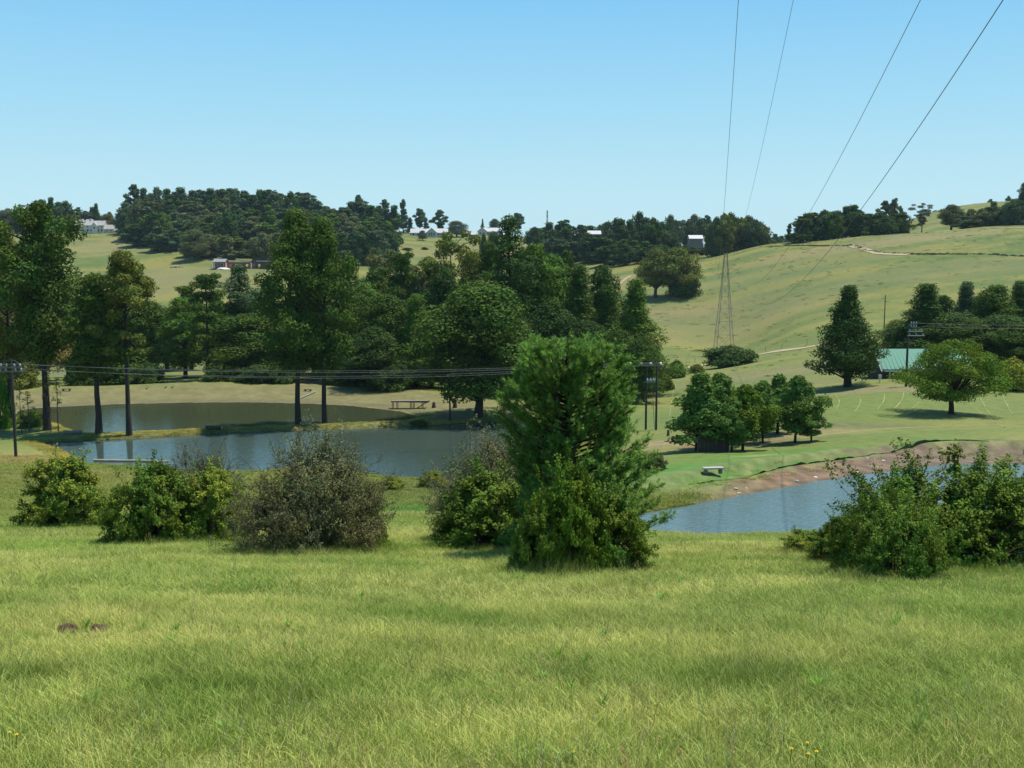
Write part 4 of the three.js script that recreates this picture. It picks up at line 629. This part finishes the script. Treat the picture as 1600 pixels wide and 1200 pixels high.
// ---------------------------------------------------------------- buildings
const prism = (w, d, h, rh) => new THREE.ExtrudeGeometry(new THREE.Shape([[-d / 2, -2.5], [d / 2, -2.5], [d / 2, h], [0, h + rh], [-d / 2, h]].map(([x, y]) => new THREE.Vector2(x, y))), { depth: w, bevelEnabled: false }).translate(0, 0, -w / 2).rotateY(Math.PI / 2);
const roofShape = (w, d, h, rh, over = .5, t = .22) => { const k = rh / (d / 2), e = d / 2 + over; return new THREE.ExtrudeGeometry(new THREE.Shape([[-e, h - over * k + .03], [0, h + rh + .03], [e, h - over * k + .03], [e, h - over * k + t], [0, h + rh + t * 1.2], [-e, h - over * k + t]].map(([x, y]) => new THREE.Vector2(x, y))), { depth: w + over * 1.6, bevelEnabled: false }).translate(0, 0, -(w + over * 1.6) / 2).rotateY(Math.PI / 2); };
function wing(o, { w, d, h, rh, x = 0, z = 0, ry = 0, wall = MAT.white, roof = MAT.thatch, windows = [], doors = [], chimneys = [] }) {
  const T = (g) => g.rotateY(ry).translate(x, 0, z);
  const W = put(T(prism(w, d, h, rh)), wall, 'wall', o), Rf = put(T(roofShape(w, d, h, rh)), roof, 'roof', o);
  for (const [wx, wy, ww, wh, end] of windows) { const f = end ? box(.12, wh, ww, end * (w / 2 + .03), wy, wx) : box(ww, wh, .12, wx, wy, d / 2 + .03), g = end ? box(.06, wh - .25, ww - .25, end * (w / 2 + .1), wy, wx) : box(ww - .25, wh - .25, .06, wx, wy, d / 2 + .1); const m = put(T(f), MAT.white, 'window', o); put(T(g), MAT.pane, 'pane', m); }
  for (const [wx, ww, wh] of doors) put(T(box(ww, wh, .12, wx, wh / 2, d / 2 + .03)), MAT.dark, 'door', o);
  for (const [cx, cz, ch] of chimneys) put(T(join(box(.9, ch, .9, cx, h + rh * .4 + ch / 2, cz), box(1.1, .25, 1.1, cx, h + rh * .4 + ch + .12, cz))), wall, 'chimney', Rf);
}
function building(name, px, d, label, ry = 0) { const o = base(name, standAt(px, d)); o.rotation.y = ry; return tag(o, label, 'house'); }
{
  const o = building('manor_house', 151, 792, 'large white manor with pale gabled roofs on the left skyline');
  wing(o, { w: 14, d: 8, h: 5.4, rh: 3.2, windows: [[-5, 1.6, 1.6, 1.8], [-2.2, 1.6, 1.6, 1.8], [2.6, 1.6, 1.6, 1.8], [5.4, 1.6, 1.6, 1.8], [-5, 4.3, 1.3, 1.2], [5.4, 4.3, 1.3, 1.2]], doors: [[.4, 1.6, 2.5]], chimneys: [[-4, 0, 2.2], [5, 0, 2]] });
  wing(o, { w: 5, d: 4, h: 4.8, rh: 2.4, x: .6, z: 3.2, ry: -Math.PI / 2, windows: [[0, 3.4, 1.4, 1.6, 1]] });
  wing(o, { w: 12, d: 9, h: 5, rh: 4.8, x: -10, z: -4, windows: [[-3, 1.8, 1.5, 1.8], [0, 1.8, 1.5, 1.8], [3, 1.8, 1.5, 1.8]], chimneys: [[4.5, 0, 3.4]] });
  wing(o, { w: 7, d: 6, h: 2.8, rh: 2.8, x: 10.4, z: 0, windows: [[-1.5, 1.4, 1.2, 1.2], [1.5, 1.4, 1.2, 1.2]] });
  wing(o, { w: 5, d: 5, h: 1.6, rh: 2.4, x: 17.5, z: -1, ry: .4 });
  put(box(9, 1, .3, 14.5, .5, 4), MAT.cream, 'garden_wall', o);
  const f = building('farmhouse', 671, 895, 'long pale-roofed farmhouse with a central gable on the skyline');
  wing(f, { w: 31, d: 8, h: 3.4, rh: 3.2, wall: MAT.cream, roof: MAT.tin, windows: [[-13, 1.7, 1.5, 1.6], [-9.5, 1.7, 1.5, 1.6], [-6, 1.7, 1.5, 1.6], [8, 1.7, 1.5, 1.6], [11, 1.7, 1.5, 1.6], [14, 1.7, 1.5, 1.6]], chimneys: [[-3, 0, 2.4]] });
  wing(f, { w: 6, d: 8, h: 3.6, rh: 3.4, x: 2.4, z: 4, ry: -Math.PI / 2, wall: MAT.cream, roof: MAT.tin, windows: [[-2, 2, 1.2, 2.6, 1], [0, 2.2, 1.2, 3, 1], [2, 2, 1.2, 2.6, 1]] });
  for (let k = 0; k < 7; k++) put(box(.25, 3, .25, -14 + k * 2, 1.5, 6), MAT.white, 'veranda_post', f);
  const s = building('farmhouse', 768, 925, 'second pale-roofed farmhouse partly hidden by two dark trees');
  wing(s, { w: 20, d: 8, h: 3.2, rh: 3, wall: MAT.cream, roof: MAT.tin, windows: [[-7, 1.6, 1.5, 1.5], [-3, 1.6, 1.5, 1.5], [4, 1.6, 1.5, 1.5], [8, 1.6, 1.5, 1.5]], chimneys: [[-2, 0, 2]] });
  wing(s, { w: 8, d: 8, h: 3.2, rh: 3.4, x: -8, z: 1.5, ry: -Math.PI / 2, wall: MAT.cream, roof: MAT.tin, windows: [[-1.5, 1.6, 1.4, 1.6, 1], [1.5, 1.6, 1.4, 1.6, 1]] });
  const c = building('cottage', 731, 915, 'small grey gabled cottage between the two farmhouses', .5);
  wing(c, { w: 7, d: 6, h: 2.8, rh: 2.6, wall: MAT.cream, roof: MAT.greyRoof, windows: [[-1.6, 1.5, 1.1, 1.2], [1.6, 1.5, 1.1, 1.2]] });
  const e = building('outbuilding', 740.5, 905, 'low brick outbuilding left of the second farmhouse'); wing(e, { w: 6, d: 4, h: 2, rh: 1, wall: MAT.brick, roof: MAT.tin, doors: [[0, 1.2, 1.9]] });
  for (const [px, d, w, h, rh, roof, label, up] of [[928, 690, 8, 2.6, 2, MAT.tin, 'white roof showing between the dark trees of the middle ridge', 361], [1086, 690, 8.5, 2.8, 2, MAT.tin, 'bright white-roofed building left of the lattice pylon top', 368], [1178, 640, 13, 3, 2.4, MAT.tin, 'pale building glimpsed through the trees right of the lattice pylon', 367]]) { const b = building('house', px, d, label); b.position.y = at(px, up, d).y - h - rh; wing(b, { w, d: 7, h, rh, wall: MAT.greyWall, roof, windows: [[-w * .28, h * .5, 1.1, 1.1], [w * .28, h * .5, 1.1, 1.1]] }); put(box(w + 1, 14, 7.6, 0, -7.2, 0), MAT.greyWall, 'plinth', b); }
  // unfinished brick buildings
  const u = building('building_site', 380, 588, 'unfinished red brick buildings with pale beams on the left hillside');
  wing(u, { w: 6.4, d: 6, h: 3.4, rh: 1.4, x: -12.4, wall: MAT.brick, roof: MAT.greyRoof, windows: [[-1.8, 1.8, 1.4, 1.6], [1.6, 1.8, 1.4, 1.6]] });
  const holed = (w, h, holes) => { const s2 = new THREE.Shape([[-w / 2, -1], [w / 2, -1], [w / 2, h], [-w / 2, h]].map(([x, y]) => new THREE.Vector2(x, y))); for (const [a, b, c2, d2] of holes) s2.holes.push(new THREE.Path([[a, b], [a + c2, b], [a + c2, b + d2], [a, b + d2]].map(([x, y]) => new THREE.Vector2(x, y)))); return new THREE.ExtrudeGeometry(s2, { depth: .35, bevelEnabled: false }); };
  put(holed(12, 3.2, [[-5, .8, 1.6, 1.4], [-2, 0, 1.2, 2.2], [1, .8, 2, 1.4], [4, .8, 1.4, 1.4]]).translate(-2, 0, 2), MAT.brick, 'wall', u); put(holed(13, 3.4, [[-5.5, .8, 1.6, 1.5], [-2.5, 0, 1.3, 2.2], [.6, .8, 2, 1.5], [4, 0, 1.5, 2.2]]).translate(11, 0, 1), MAT.brickDark, 'wall', u); put(holed(28, 3, [[-10, .8, 2, 1.4], [-4, .8, 2, 1.4], [3, .8, 2, 1.4], [9, .8, 2, 1.4]]).translate(4, 0, -6), MAT.brick, 'wall', u);
  for (const [x, z] of [[-8, 0], [4.2, 0], [17.4, 0]]) put(box(.35, 3.2, 8, x, 1.4, z - 2), MAT.brick, 'wall', u);
  put(box(9, .45, .6, 0, 3.5, 2.2), MAT.sand, 'concrete_beam', u); put(box(7, .5, 1.6, 14, 3.7, 1.3), MAT.concrete, 'concrete_beam', u); put(box(5, .4, .5, -6.5, 3.6, -3), MAT.sand, 'concrete_beam', u); put(box(6, .4, .5, 9, 3.9, -5.5), MAT.sand, 'concrete_beam', u);
  for (const x of [-17, -15, -8.6, 5.2]) put(box(.5, 3, .5, x, 1.4, 3), MAT.sand, 'pillar', u);
  put(rods([[V(-6, 3, 0), V(-4, 5, 0), .1], [V(-2, 3, 0), V(-4, 5, 0), .1], [V(12, 3.6, 0), V(14.5, 5.4, 0), .1], [V(7, 0, 3), V(7, 4.6, 3), .08]]), MAT.greyWood, 'roof_truss', u);
  const heap = base('sand_heap', groundAt(349, 421, 300)); put(lump(3, 2.3, .5), MAT.sand, 'heap', heap); heap.children[0].scale.set(1.5, 1, 1); tag(heap, 'white heap of building sand before the unfinished brick buildings', 'sand heap');
  const rub = base('rubble_heap', groundAt(277, 418, 300)); for (const [x, s] of [[-3, 1], [-.6, 1.25], [1.6, .9], [3.4, .8]]) put(lump(x * 3, s, .7).translate(x, s * .3, 0), MAT.stone, 'boulder', rub); tag(rub, 'grey rubble heap on the grass left of the building site', 'rubble');
  // green-roofed building on the lawn
  const g = building('lodge', 1434, 168, 'low building with a mint green metal roof behind the power pole');
  wing(g, { w: 13.6, d: 7.4, h: 1.75, rh: 2.5, wall: MAT.wood, roof: MAT.green, windows: [[2.4, 1, 1.4, .9], [-5.2, 1, 1.3, .9]], doors: [[.4, .9, 1.6]] });
  for (let k = 0; k < 5; k++) put(box(.14, 1.75, .14, -6.2 + k * 3.1, .75, 4.6), MAT.cream, 'veranda_post', g);
  put(box(13.8, .14, 1.2, 0, 1.32, 4.2), MAT.greyRoof, 'fascia', g);
  for (let k = 0; k < 23; k++) { const x = -7 + k * .636; put(new GB().tube([V(x, 1.66, 4.2), V(x, 4.5, 0)], [.035, .035], 4, WHITE, false).build(true), MAT.green, 'roof_seam', g); }
  for (const s2 of [-1, 1]) put(new GB().tube([V(s2 * 7.24, 1.3, 4.25), V(s2 * 7.24, 4.42, 0), V(s2 * 7.24, 1.3, -4.25)], [.13, .13, .13], 4, WHITE).build(true), MAT.white, 'bargeboard', g);
  const mb = base('meter_box', standAt(1374.5, 158)); put(join(box(.45, .55, .3, 0, .95, 0), box(.1, .75, .1, 0, .35, 0)), MAT.white, 'cabinet', mb); tag(mb, 'small white box on a post left of the green-roofed building', 'meter box');
}
// ---------------------------------------------------------------- things round the ponds
function bench(px, py, w, h, label, from, name = 'bench', seat = MAT.concrete) { const p = groundAt(px, py, from), o = base(name, p); put(box(w, h * .22, .5, 0, h * .89, 0), seat, 'seat', o); for (const s of [-1, 1]) put(lump(s * 4 + w, .2, 1, 2).scale(.8, h * 2.1, .95).translate(s * (w / 2 - .22), h * .37, 0), MAT.greyWood, 'support', o); return tag(o, label, 'bench'); }
bench(1114, 741, 1.55, .52, 'low stone bench with a pale slab top on the green bank', 60).rotation.y = .15;
bench(617, 658, 2.3, .55, 'low pale bench on the dam, seen against the dark pond', 125);
bench(481, 611, 1.3, .3, 'dark low bench on the bare bank behind the dam pines', 150, 'bench', MAT.wood);
bench(104, 611, 1.5, .4, 'small dark bench far left on the bare bank', 150, 'bench', MAT.wood);
function log(px, py, len, r, ry, label, from, mat = MAT.greyWood) { const p = groundAt(px, py, from), o = base('log', p), R = rng(px), pts = [], rr = []; for (let k = 0; k <= 10; k++) { pts.push(V((k / 10 - .5) * len, r * .8 + (R() - .5) * r * .25, (R() - .5) * r * .5)); rr.push(r * (1.05 - .2 * k / 10 + (R() - .5) * .12)); } put(new GB().tube(pts, rr, 10, WHITE).build(true), mat, 'wood', o); for (const s of [0, 10]) put(new THREE.CylinderGeometry(rr[s] * .92, rr[s] * .92, .04, 10).rotateZ(Math.PI / 2).translate(pts[s].x + (s ? .02 : -.02), pts[s].y, pts[s].z), MAT.cream, 'cut_end', o); o.rotation.y = ry; return tag(o, label, 'log'); }
log(114, 678, 2.3, .26, .12, 'grey log lying near the left end of the dam', 120); log(334, 671, 2.1, .28, -.05, 'dark short log lying on the middle of the dam', 120, MAT.wood);
const fl = log(196, 721, 7.2, .16, -.06, 'long pale log floating in the near pond', 80, MAT.drift); fl.position.copy(at(196, 721, 118)); { const r = ray(196, 721), k = (ponds[0].level - EYE) / r.y; fl.position.set(r.x * k, ponds[0].level - .05, r.z * k); }
const fl2 = log(252, 722, 1.4, .1, .5, 'short broken piece of wood floating at the right end of the long log', 80, MAT.drift); { const r = ray(254, 722), k = (ponds[0].level - EYE) / r.y; fl2.position.set(r.x * k, ponds[0].level - .03, r.z * k); }
function stump(px, py, h, r, label, from) { const p = groundAt(px, py, from), o = base('tree_stump', p), g = new THREE.CylinderGeometry(r * .72, r * 1.25, h, 12, 4), q = g.attributes.position; for (let i = 0; i < q.count; i++) { const k = 1 + .2 * noise(q.getX(i) * 4, q.getY(i) * 2, q.getZ(i) * 4 + px); q.setXYZ(i, q.getX(i) * k, q.getY(i), q.getZ(i) * k); } g.computeVertexNormals(); put(g.translate(0, h / 2 - .1, 0), MAT.wood, 'wood', o); return tag(o, label, 'tree stump'); }
stump(158.5, 671, 1.5, .22, 'thin broken stump leaning on the slim dam pine', 120); stump(143.5, 677, .5, .22, 'tiny stump on the dam beside the grey log', 120); stump(678, 637, .95, .28, 'dark stump on the grass behind the jetty', 140); stump(711, 637, 1.3, .3, 'leaning dark stump right of the jetty, beside the slim trunk', 140); stump(1044, 681, .8, .16, 'dark short stump left of the pine clump', 100);
{ // jetty
  const p = groundAt(641, 650, 140), o = base('jetty', at(641, 632, 160)); o.position.y = ponds[1].level + 1.25; tag(o, 'narrow wooden jetty on posts reaching over the far pond', 'jetty');
  for (let k = 0; k < 22; k++) put(box(.24, .06, 1.1, -2.8 + k * .26, .1 * k / 22, 0), MAT.greyWood, 'plank', o);
  for (const s of [-1, 1]) put(box(5.8, .14, .08, 0, -.09, s * .45), MAT.wood, 'beam', o);
  for (const x of [-2.7, -2.0, .1, .55, 1.9]) for (const z of [-.45, .45]) put(rod(V(x, -2.4, z), V(x, -.05, z), .055, .05, 6), MAT.wood, 'post', o);
  put(rods([[V(2.9, .05, .4), V(.9, -1.15, .4), .06], [V(2.9, .05, -.4), V(.9, -1.15, -.4), .06]]), MAT.wood, 'stringer', o); o.rotation.y = -.1;
  const b = base('pale_beam', at(482, 617, 163)); const a0 = at(470, 622, 162), a1 = at(493, 612.5, 162);  put(rod(a0.sub(b.position), a1.sub(b.position), .13, .11, 8), MAT.white, 'beam', b); tag(b, 'pale beam leaning from the bare bank into the far pond', 'beam');
  const w = base('wooden_screen', standAt(1116, 93.5)); for (let k = 0; k < 15; k++) put(box(.17, 1.35 + .06 * (k % 3), .05, -1.4 + k * .185, .6, .02 * (k % 2)), MAT.wood, 'plank', w); for (const x of [-1.45, 1.35]) put(box(.14, 1.6, .14, x, .65, -.1), MAT.greyWood, 'post', w); put(box(2.9, .1, .06, 0, 1.05, -.06), MAT.wood, 'rail', w); tag(w, 'dark wooden plank screen under the young pines', 'screen'); w.rotation.y = .1;
}
for (const [px, py, s, label] of [[229, 609, 1, 'dark waterbird on the bare bank, apart on the left'], [259, 607, 1.1, 'left one of two dark waterbirds close together on the bank'], [269, 607, 1.1, 'right one of two dark waterbirds close together on the bank']]) {
  const o = base('waterbird', groundAt(px, py, 150)), g = new GB(); g.tube([V(-.42, .38, 0), V(-.28, .36, 0), V(-.1, .34, 0), V(.12, .36, 0), V(.24, .42, 0), V(.29, .52, 0), V(.31, .64, 0), V(.36, .7, 0), V(.44, .69, 0), V(.52, .67, 0)], [.015, .07, .15, .14, .09, .055, .045, .06, .04, .012], 8, WHITE); for (const z of [-.06, .06]) g.tube([V(0, .24, z), V(.02, 0, z)], [.02, .015], 4, WHITE); put(g.build(true), MAT.bird, 'body', o); o.scale.setScalar(s * .6); tag(o, label, 'bird');
}
{ const R = rng(91); const spotsR = [[1366, 718], [1380, 720], [1425, 717], [1433, 720], [1420, 719], [1274, 746], [1355, 716], [1340, 738], [1150, 764], [1142, 766], [1166, 763], [1155, 771], [1030, 788], [1245, 752], [1440, 716], [1300, 738], [1322, 730], [1405, 727]], g = [0, 1, 2, 3].map((k) => lump(k * 7 + 2, .15, .6)); spotsR.sort((a, b) => a[0] - b[0]).forEach(([px, py], i) => { const o = base('stone', groundAt(px, py, 62)); put(g[i % 4], i % 3 ? MAT.stone : MAT.sand, 'rock', o); o.rotation.y = i; o.scale.setScalar(.6 + .7 * R()); tag(o, 'pale stone on the mud bank of the right-hand pond, ' + nth(i + 1) + ' from the left', 'stone', 'stones on the mud bank'); }); }
// ---------------------------------------------------------------- on the near meadow
for (const [px, py, w, label] of [[107, 989, 29, 'brown molehill in the meadow, left one of two'], [155, 988, 25, 'brown molehill in the meadow, right one of two']]) { const p = groundAt(px, py), o = base('molehill', p), s = w * -p.z / F / 2; const m = put(lump(px, s, .85, 4), MAT.soil, 'soil', o); m.position.y = s * .3; const R = rng(px); for (let k = 0; k < 14; k++) { const c = put(lump(k + px, s * (.14 + .16 * R()), .8, 1), MAT.soil, 'clod', o), a = R() * 6.28, d = s * (.3 + .8 * R()); c.position.set(Math.cos(a) * d, s * (.95 - .6 * d / s) * .9, Math.sin(a) * d); } tag(o, label, 'molehill'); }
for (const [px, py, label] of [[892, 1193, 'single yellow flower near the bottom edge, left of the others'], [1233, 1187, 'yellow flower at the bottom, left of three standing close'], [1258, 1177, 'yellow flower, highest of the few at the bottom right'], [1259, 1196, 'yellow flower at the very bottom, below the highest one'], [1272, 1192, 'yellow flower, rightmost of the few at the bottom right'], [14, 1160, 'left yellow flower in the bottom left corner'], [25, 1164, 'right yellow flower in the bottom left corner']]) {
  const p = groundAt(px, py + 18), o = base('flower', p); put(rod(V(0, 0, 0), V(.01, .13, 0), .003, .002, 5), LEAF.green, 'stem', o); const g = new GB(); for (let k = 0; k < 14; k++) { const a = k / 14 * 6.283, c = Math.cos(a), s = Math.sin(a); g.leaf(.01, .132, 0, c * .9, .35, s * .9, -s, 0, c, .013, .004, WHITE); } put(g.build(), new THREE.MeshStandardMaterial({ color: new THREE.Color().setRGB(.82, .55, .02), vertexColors: true, side: THREE.DoubleSide }), 'petals', o); put(new THREE.SphereGeometry(.006, 8, 6).translate(.01, .135, 0), MAT.yellow, 'flower_centre', o); tag(o, label, 'flower');
}
// ---------------------------------------------------------------- grass
function tuft(seed, n, h, r, w) {
  const R = rng(seed), b = new GB();
  for (let i = 0; i < n; i++) {
    const a = R() * 6.283, q = r * Math.sqrt(R()), x = Math.cos(a) * q, z = Math.sin(a) * q, f = R() * 6.283, L = h * (.45 + .75 * R()), lean = (.2 + .95 * R()) * L, dx = Math.cos(f), dz = Math.sin(f), g = R() * 6.283, sx = Math.cos(g) * w, sz = Math.sin(g) * w, dry = R() < .2, k = .72 + .56 * R(), c = dry ? [1.3 * k, 1.12 * k, 1.25 * k] : [k, k, k * .95];
    const P = (t, s) => b.v(x + dx * lean * t * t + sx * s, L * t * (1 - .22 * t * lean / L), z + dz * lean * t * t + sz * s, c), o = [P(0, 1), P(0, -1), P(.45, .9), P(.45, -.9), P(.78, .6), P(.78, -.6), P(1, 0)];
    b.i.push(o[0], o[1], o[2], o[1], o[3], o[2], o[2], o[3], o[4], o[3], o[5], o[4], o[4], o[5], o[6]);
  }
  return b.build();
}
const grassMat = new THREE.MeshPhysicalMaterial({ color: 0xffffff, vertexColors: true, roughness: .7, specularIntensity: .35, transmission: .35, thickness: 0, side: THREE.DoubleSide });
function sow(name, label, g, list) {
  const m = new THREE.InstancedMesh(g, grassMat, list.length), o = new THREE.Object3D(), c = new THREE.Color();
  list.forEach(([x, y, z, s, h, rgb, a], i) => { o.position.set(x, y, z); o.rotation.set(0, a, 0); o.scale.set(s, h, s); o.updateMatrix(); m.setMatrixAt(i, o.matrix); m.setColorAt(i, c.setRGB(...rgb)); });
  m.name = numbered(name); m.castShadow = m.receiveShadow = true; scene.add(m); return tag(m, label, null, null, 'stuff');
}
const RG = rng(2024);
const tall = [[460, 1098, .5, 2], [1165, 1062, .5, 2], [45, 1060, .55, 1.8], [1165, 1045, .4, 1.7], [620, 1130, .4, 1.6], [300, 1075, .5, 1.4], [1300, 1110, .5, 1.4], [880, 1060, .6, 1.3], [160, 1130, .6, 1.3], [690, 1060, .4, 1.3]].map(([px, py, r, k]) => [groundAt(px, py), r, k]);
function tint(x, z, bright = 1) {
  const n1 = fbm(x * .09, z * .12), n2 = fbm(x * .45 + 40, z * .5), n3 = noise(x * 2.1, z * 2.1, 6), t = clamp(.43 + n1 * 1.25 + n2 * .8 + n3 * .3 + (RG() - .5) * .35), k = bright * (.88 + .3 * RG()) * (1 + .3 * n2);
  return [lerp(.265, .575, t) * k, lerp(.40, .575, t) * k, lerp(.06, .18, t) * k];
}
const hills = [[107, 989], [155, 988]].map(([px, py]) => groundAt(px, py));
const lists = [[], [], [], [], []];
const scatter = (d0, d1, perM2, which, s0, h0) => {
  const n = Math.round(perM2 * (1.16 * (d1 * d1 - d0 * d0) / 2 + 9 * (d1 - d0)));
  for (let i = 0; i < n; i++) {
    const d = Math.sqrt(lerp(d0 * d0, d1 * d1, RG())), x = (RG() - .5) * (1.16 * d + 9), z = -d; let wet = 99; if (hills.some((q) => Math.abs(x - q.x) < .2 && z - q.z > -.15 && z - q.z < .42)) continue;
    if (d > 38) for (const p of ponds) wet = Math.min(wet, pondDistance(p, x, z)); if (wet < .5) continue;
    if (d > 60 && x > 6 && d > 72 && x > (d - 72) * .2) continue;
    const big = noise(x * .5, z * .5, 11), y = land(x, z), k = .8 + .5 * RG() + .35 * big; let h = k, b = 1;
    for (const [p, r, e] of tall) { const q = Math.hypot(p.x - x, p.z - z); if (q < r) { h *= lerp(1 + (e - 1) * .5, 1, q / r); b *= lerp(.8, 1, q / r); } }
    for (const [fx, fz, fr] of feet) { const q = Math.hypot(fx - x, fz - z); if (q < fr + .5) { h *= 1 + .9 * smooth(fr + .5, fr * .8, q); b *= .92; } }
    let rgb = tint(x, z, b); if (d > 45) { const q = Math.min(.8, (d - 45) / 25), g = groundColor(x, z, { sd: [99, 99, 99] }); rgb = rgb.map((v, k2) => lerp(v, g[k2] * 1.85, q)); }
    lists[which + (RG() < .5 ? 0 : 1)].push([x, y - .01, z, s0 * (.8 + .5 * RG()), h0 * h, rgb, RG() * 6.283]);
  }
};
scatter(1, 14, 110, 0, 1, 1); scatter(14, 32, 46, 0, 1.35, 1.1); scatter(32, 62, 16, 2, 1, 1.05); scatter(62, 112, 6.5, 2, 1.6, 1.2);
const blades = 'long meadow grass of green and straw-coloured blades on the near slope';
sow('meadow_grass', blades, tuft(1, 56, .105, .15, .0019), lists[0]); sow('meadow_grass', blades, tuft(2, 52, .125, .15, .0021), lists[1]);
sow('slope_grass', 'grass growing on the lower slope down to the ponds', tuft(3, 56, .15, .3, .005), lists[2]); sow('slope_grass', 'grass growing on the lower slope down to the ponds', tuft(4, 50, .18, .3, .006), lists[3]);
{ // seed heads and low weeds among the grass
  const stalks = new GB(), R = rng(61), list = [], weeds = [];
  for (let k = 0; k < 5; k++) { const x = (R() - .5) * .16, z = (R() - .5) * .16, h = .2 + .14 * R(), dx = (R() - .5) * .14, dz = (R() - .5) * .14, c = [.85 + .2 * R(), .9 + .15 * R(), .7]; stalks.tube([V(x, 0, z), V(x + dx * .4, h * .6, z + dz * .4), V(x + dx, h, z + dz)], [.0014, .0011, .0008], 3, c, false); for (let q = 0; q < 9; q++) { const f = R() * 6.28; stalks.leaf(x + dx * (.8 + .25 * q / 9), h * (.84 + .18 * q / 9), z + dz * (.8 + .25 * q / 9), Math.cos(f) * .6, .8, Math.sin(f) * .6, -Math.sin(f), 0, Math.cos(f), .022, .003, c); } }
  for (let i = 0; i < 1300; i++) { const d = lerp(3, 34, R() ** .8), x = (R() - .5) * 1.16 * d, z = -d; if (noise(x * .35, z * .35, 20) + .35 * R() < .12) continue; list.push([x, land(x, z), z, 1, .8 + .5 * R(), [.46, .45, .24].map((v) => v * (.7 + .5 * R())), R() * 6.28]); }
  sow('seed_heads', 'thin dry seed stalks standing above the meadow grass', stalks.build(), list);
  const w = new GB(); for (let k = 0; k < 26; k++) { const a = k * 2.4, r = .02 + .09 * R(), e = .3 + .9 * R(); w.leaf(Math.cos(a) * r * .3, .015 + .04 * R(), Math.sin(a) * r * .3, Math.cos(a), e, Math.sin(a), -Math.sin(a), 0, Math.cos(a), .06 + .05 * R(), .013, [.8 + .4 * R(), .9 + .2 * R(), .8]); }
  for (let i = 0; i < 520; i++) { const d = lerp(3, 40, R() ** .8), x = (R() - .5) * 1.16 * d, z = -d; if (noise(x * .5, z * .5, 30) + .3 * R() < .22) continue; const k = .75 + .4 * R(); weeds.push([x, land(x, z) + .03, z, .42 + .35 * R(), .6 + .5 * R(), [.26 * k, .40 * k, .08 * k], R() * 6.28]); }
  sow('meadow_weeds', 'low dark green broad-leaved weeds in the meadow', w.build(), weeds);
}
{ // rough tussocks on the far slopes, reeds along the shores
  const hill = [], reeds = [], R = rng(808);
  for (let i = 0; i < 8000; i++) { const a = lerp(.08, .47, R()), d = lerp(190, 640, Math.sqrt(R())), x = Math.tan(a) * d, z = -d, n = fbm(x * .05 + 3, z * .09 + 7), q = noise(x * .25, z * .25, 2); if (R() > .1 + 1.8 * n + .5 * q) continue; const k = .7 + .6 * R(), g = R(); hill.push([x, land(x, z) - .05, z, 1.4 + 1.6 * R(), .35 + .5 * R() * R(), [lerp(.16, .29, g) * k, lerp(.22, .28, g) * k, lerp(.035, .065, g) * k], R() * 6.28]); }
  sow('hillside_tussocks', 'darker rough tussocks scattered over the far grass slopes', tuft(6, 60, .38, .5, .03), hill);
  for (const p of ponds) for (let i = 0; i < 5200; i++) {
    const k = Math.floor(R() * p.poly.length), a = p.poly[k], b = p.poly[(k + 1) % p.poly.length], t = R(), off = R() * R() * (p.kind === 2 ? 5 : 3.2) + .15, cx = p.mid[0], cz = p.mid[1], x0 = lerp(a[0], b[0], t), z0 = lerp(a[1], b[1], t), l = Math.hypot(x0 - cx, z0 - cz), x = x0 + (x0 - cx) / l * off, z = z0 + (z0 - cz) / l * off, sd = pondDistance(p, x, z);
    let free = sd > .15; for (const q of ponds) if (q !== p && pondDistance(q, x, z) < .3) free = false; if (!free) continue;
    const bare = facing(p, x, z); if (p.kind === 1 && bare > .3) continue; if (p.kind === 2 && bare > .3 && (sd < 2.2 || R() > .35 + noise(x * .4, z * .4, 3))) continue;
    const s = .8 + .5 * R(); reeds.push([x, land(x, z) - .02, z, .9 * s, (p.kind === 0 && bare < .5 ? .9 : .5) * s, tint(x, z, .9).map((v, q) => v * [1.1, .9, .8][q]), R() * 6.28]);
  }
  sow('shore_grass', 'coarse grass along the shores of the ponds and on the dam', tuft(7, 34, .28, .3, .012), reeds);
  const bank = [], line = along([[1200, 386, 300], [1260, 384, 300], [1330, 384, 300], [1345, 388, 300], [1372, 395, 300], [1420, 397, 300], [1480, 397.5, 300], [1540, 398, 300], [1620, 399.5, 300]], .55);
  for (const q of line) for (let k = 0; k < 2; k++) { if (R() < .3 - 1.2 * noise(q.x * .09, 4.4)) continue; const x = q.x + (R() - .5) * 1.5, z = q.z + (R() - .5) * 2.5 - 1, g = .6 + .8 * R(); bank.push([x, land(x, z) - .1, z, 1.1 + 1.1 * R(), .8 + 1.6 * R() * R(), [.10 * g, .105 * g, .05 * g], R() * 6.28]); }
  sow('bank_scrub', 'dark scrub growing along the contour bank of the right-hand hill', tuft(8, 60, .38, .45, .05), bank);
}
// ---------------------------------------------------------------- picture
const renderer = new THREE.WebGLRenderer({ antialias: true });
renderer.setSize(1024, 768); renderer.shadowMap.enabled = true; renderer.shadowMap.type = THREE.PCFSoftShadowMap;
renderer.toneMapping = THREE.LinearToneMapping; renderer.toneMappingExposure = EXPOSURE;
document.body.appendChild(renderer.domElement);
renderer.render(scene, camera);
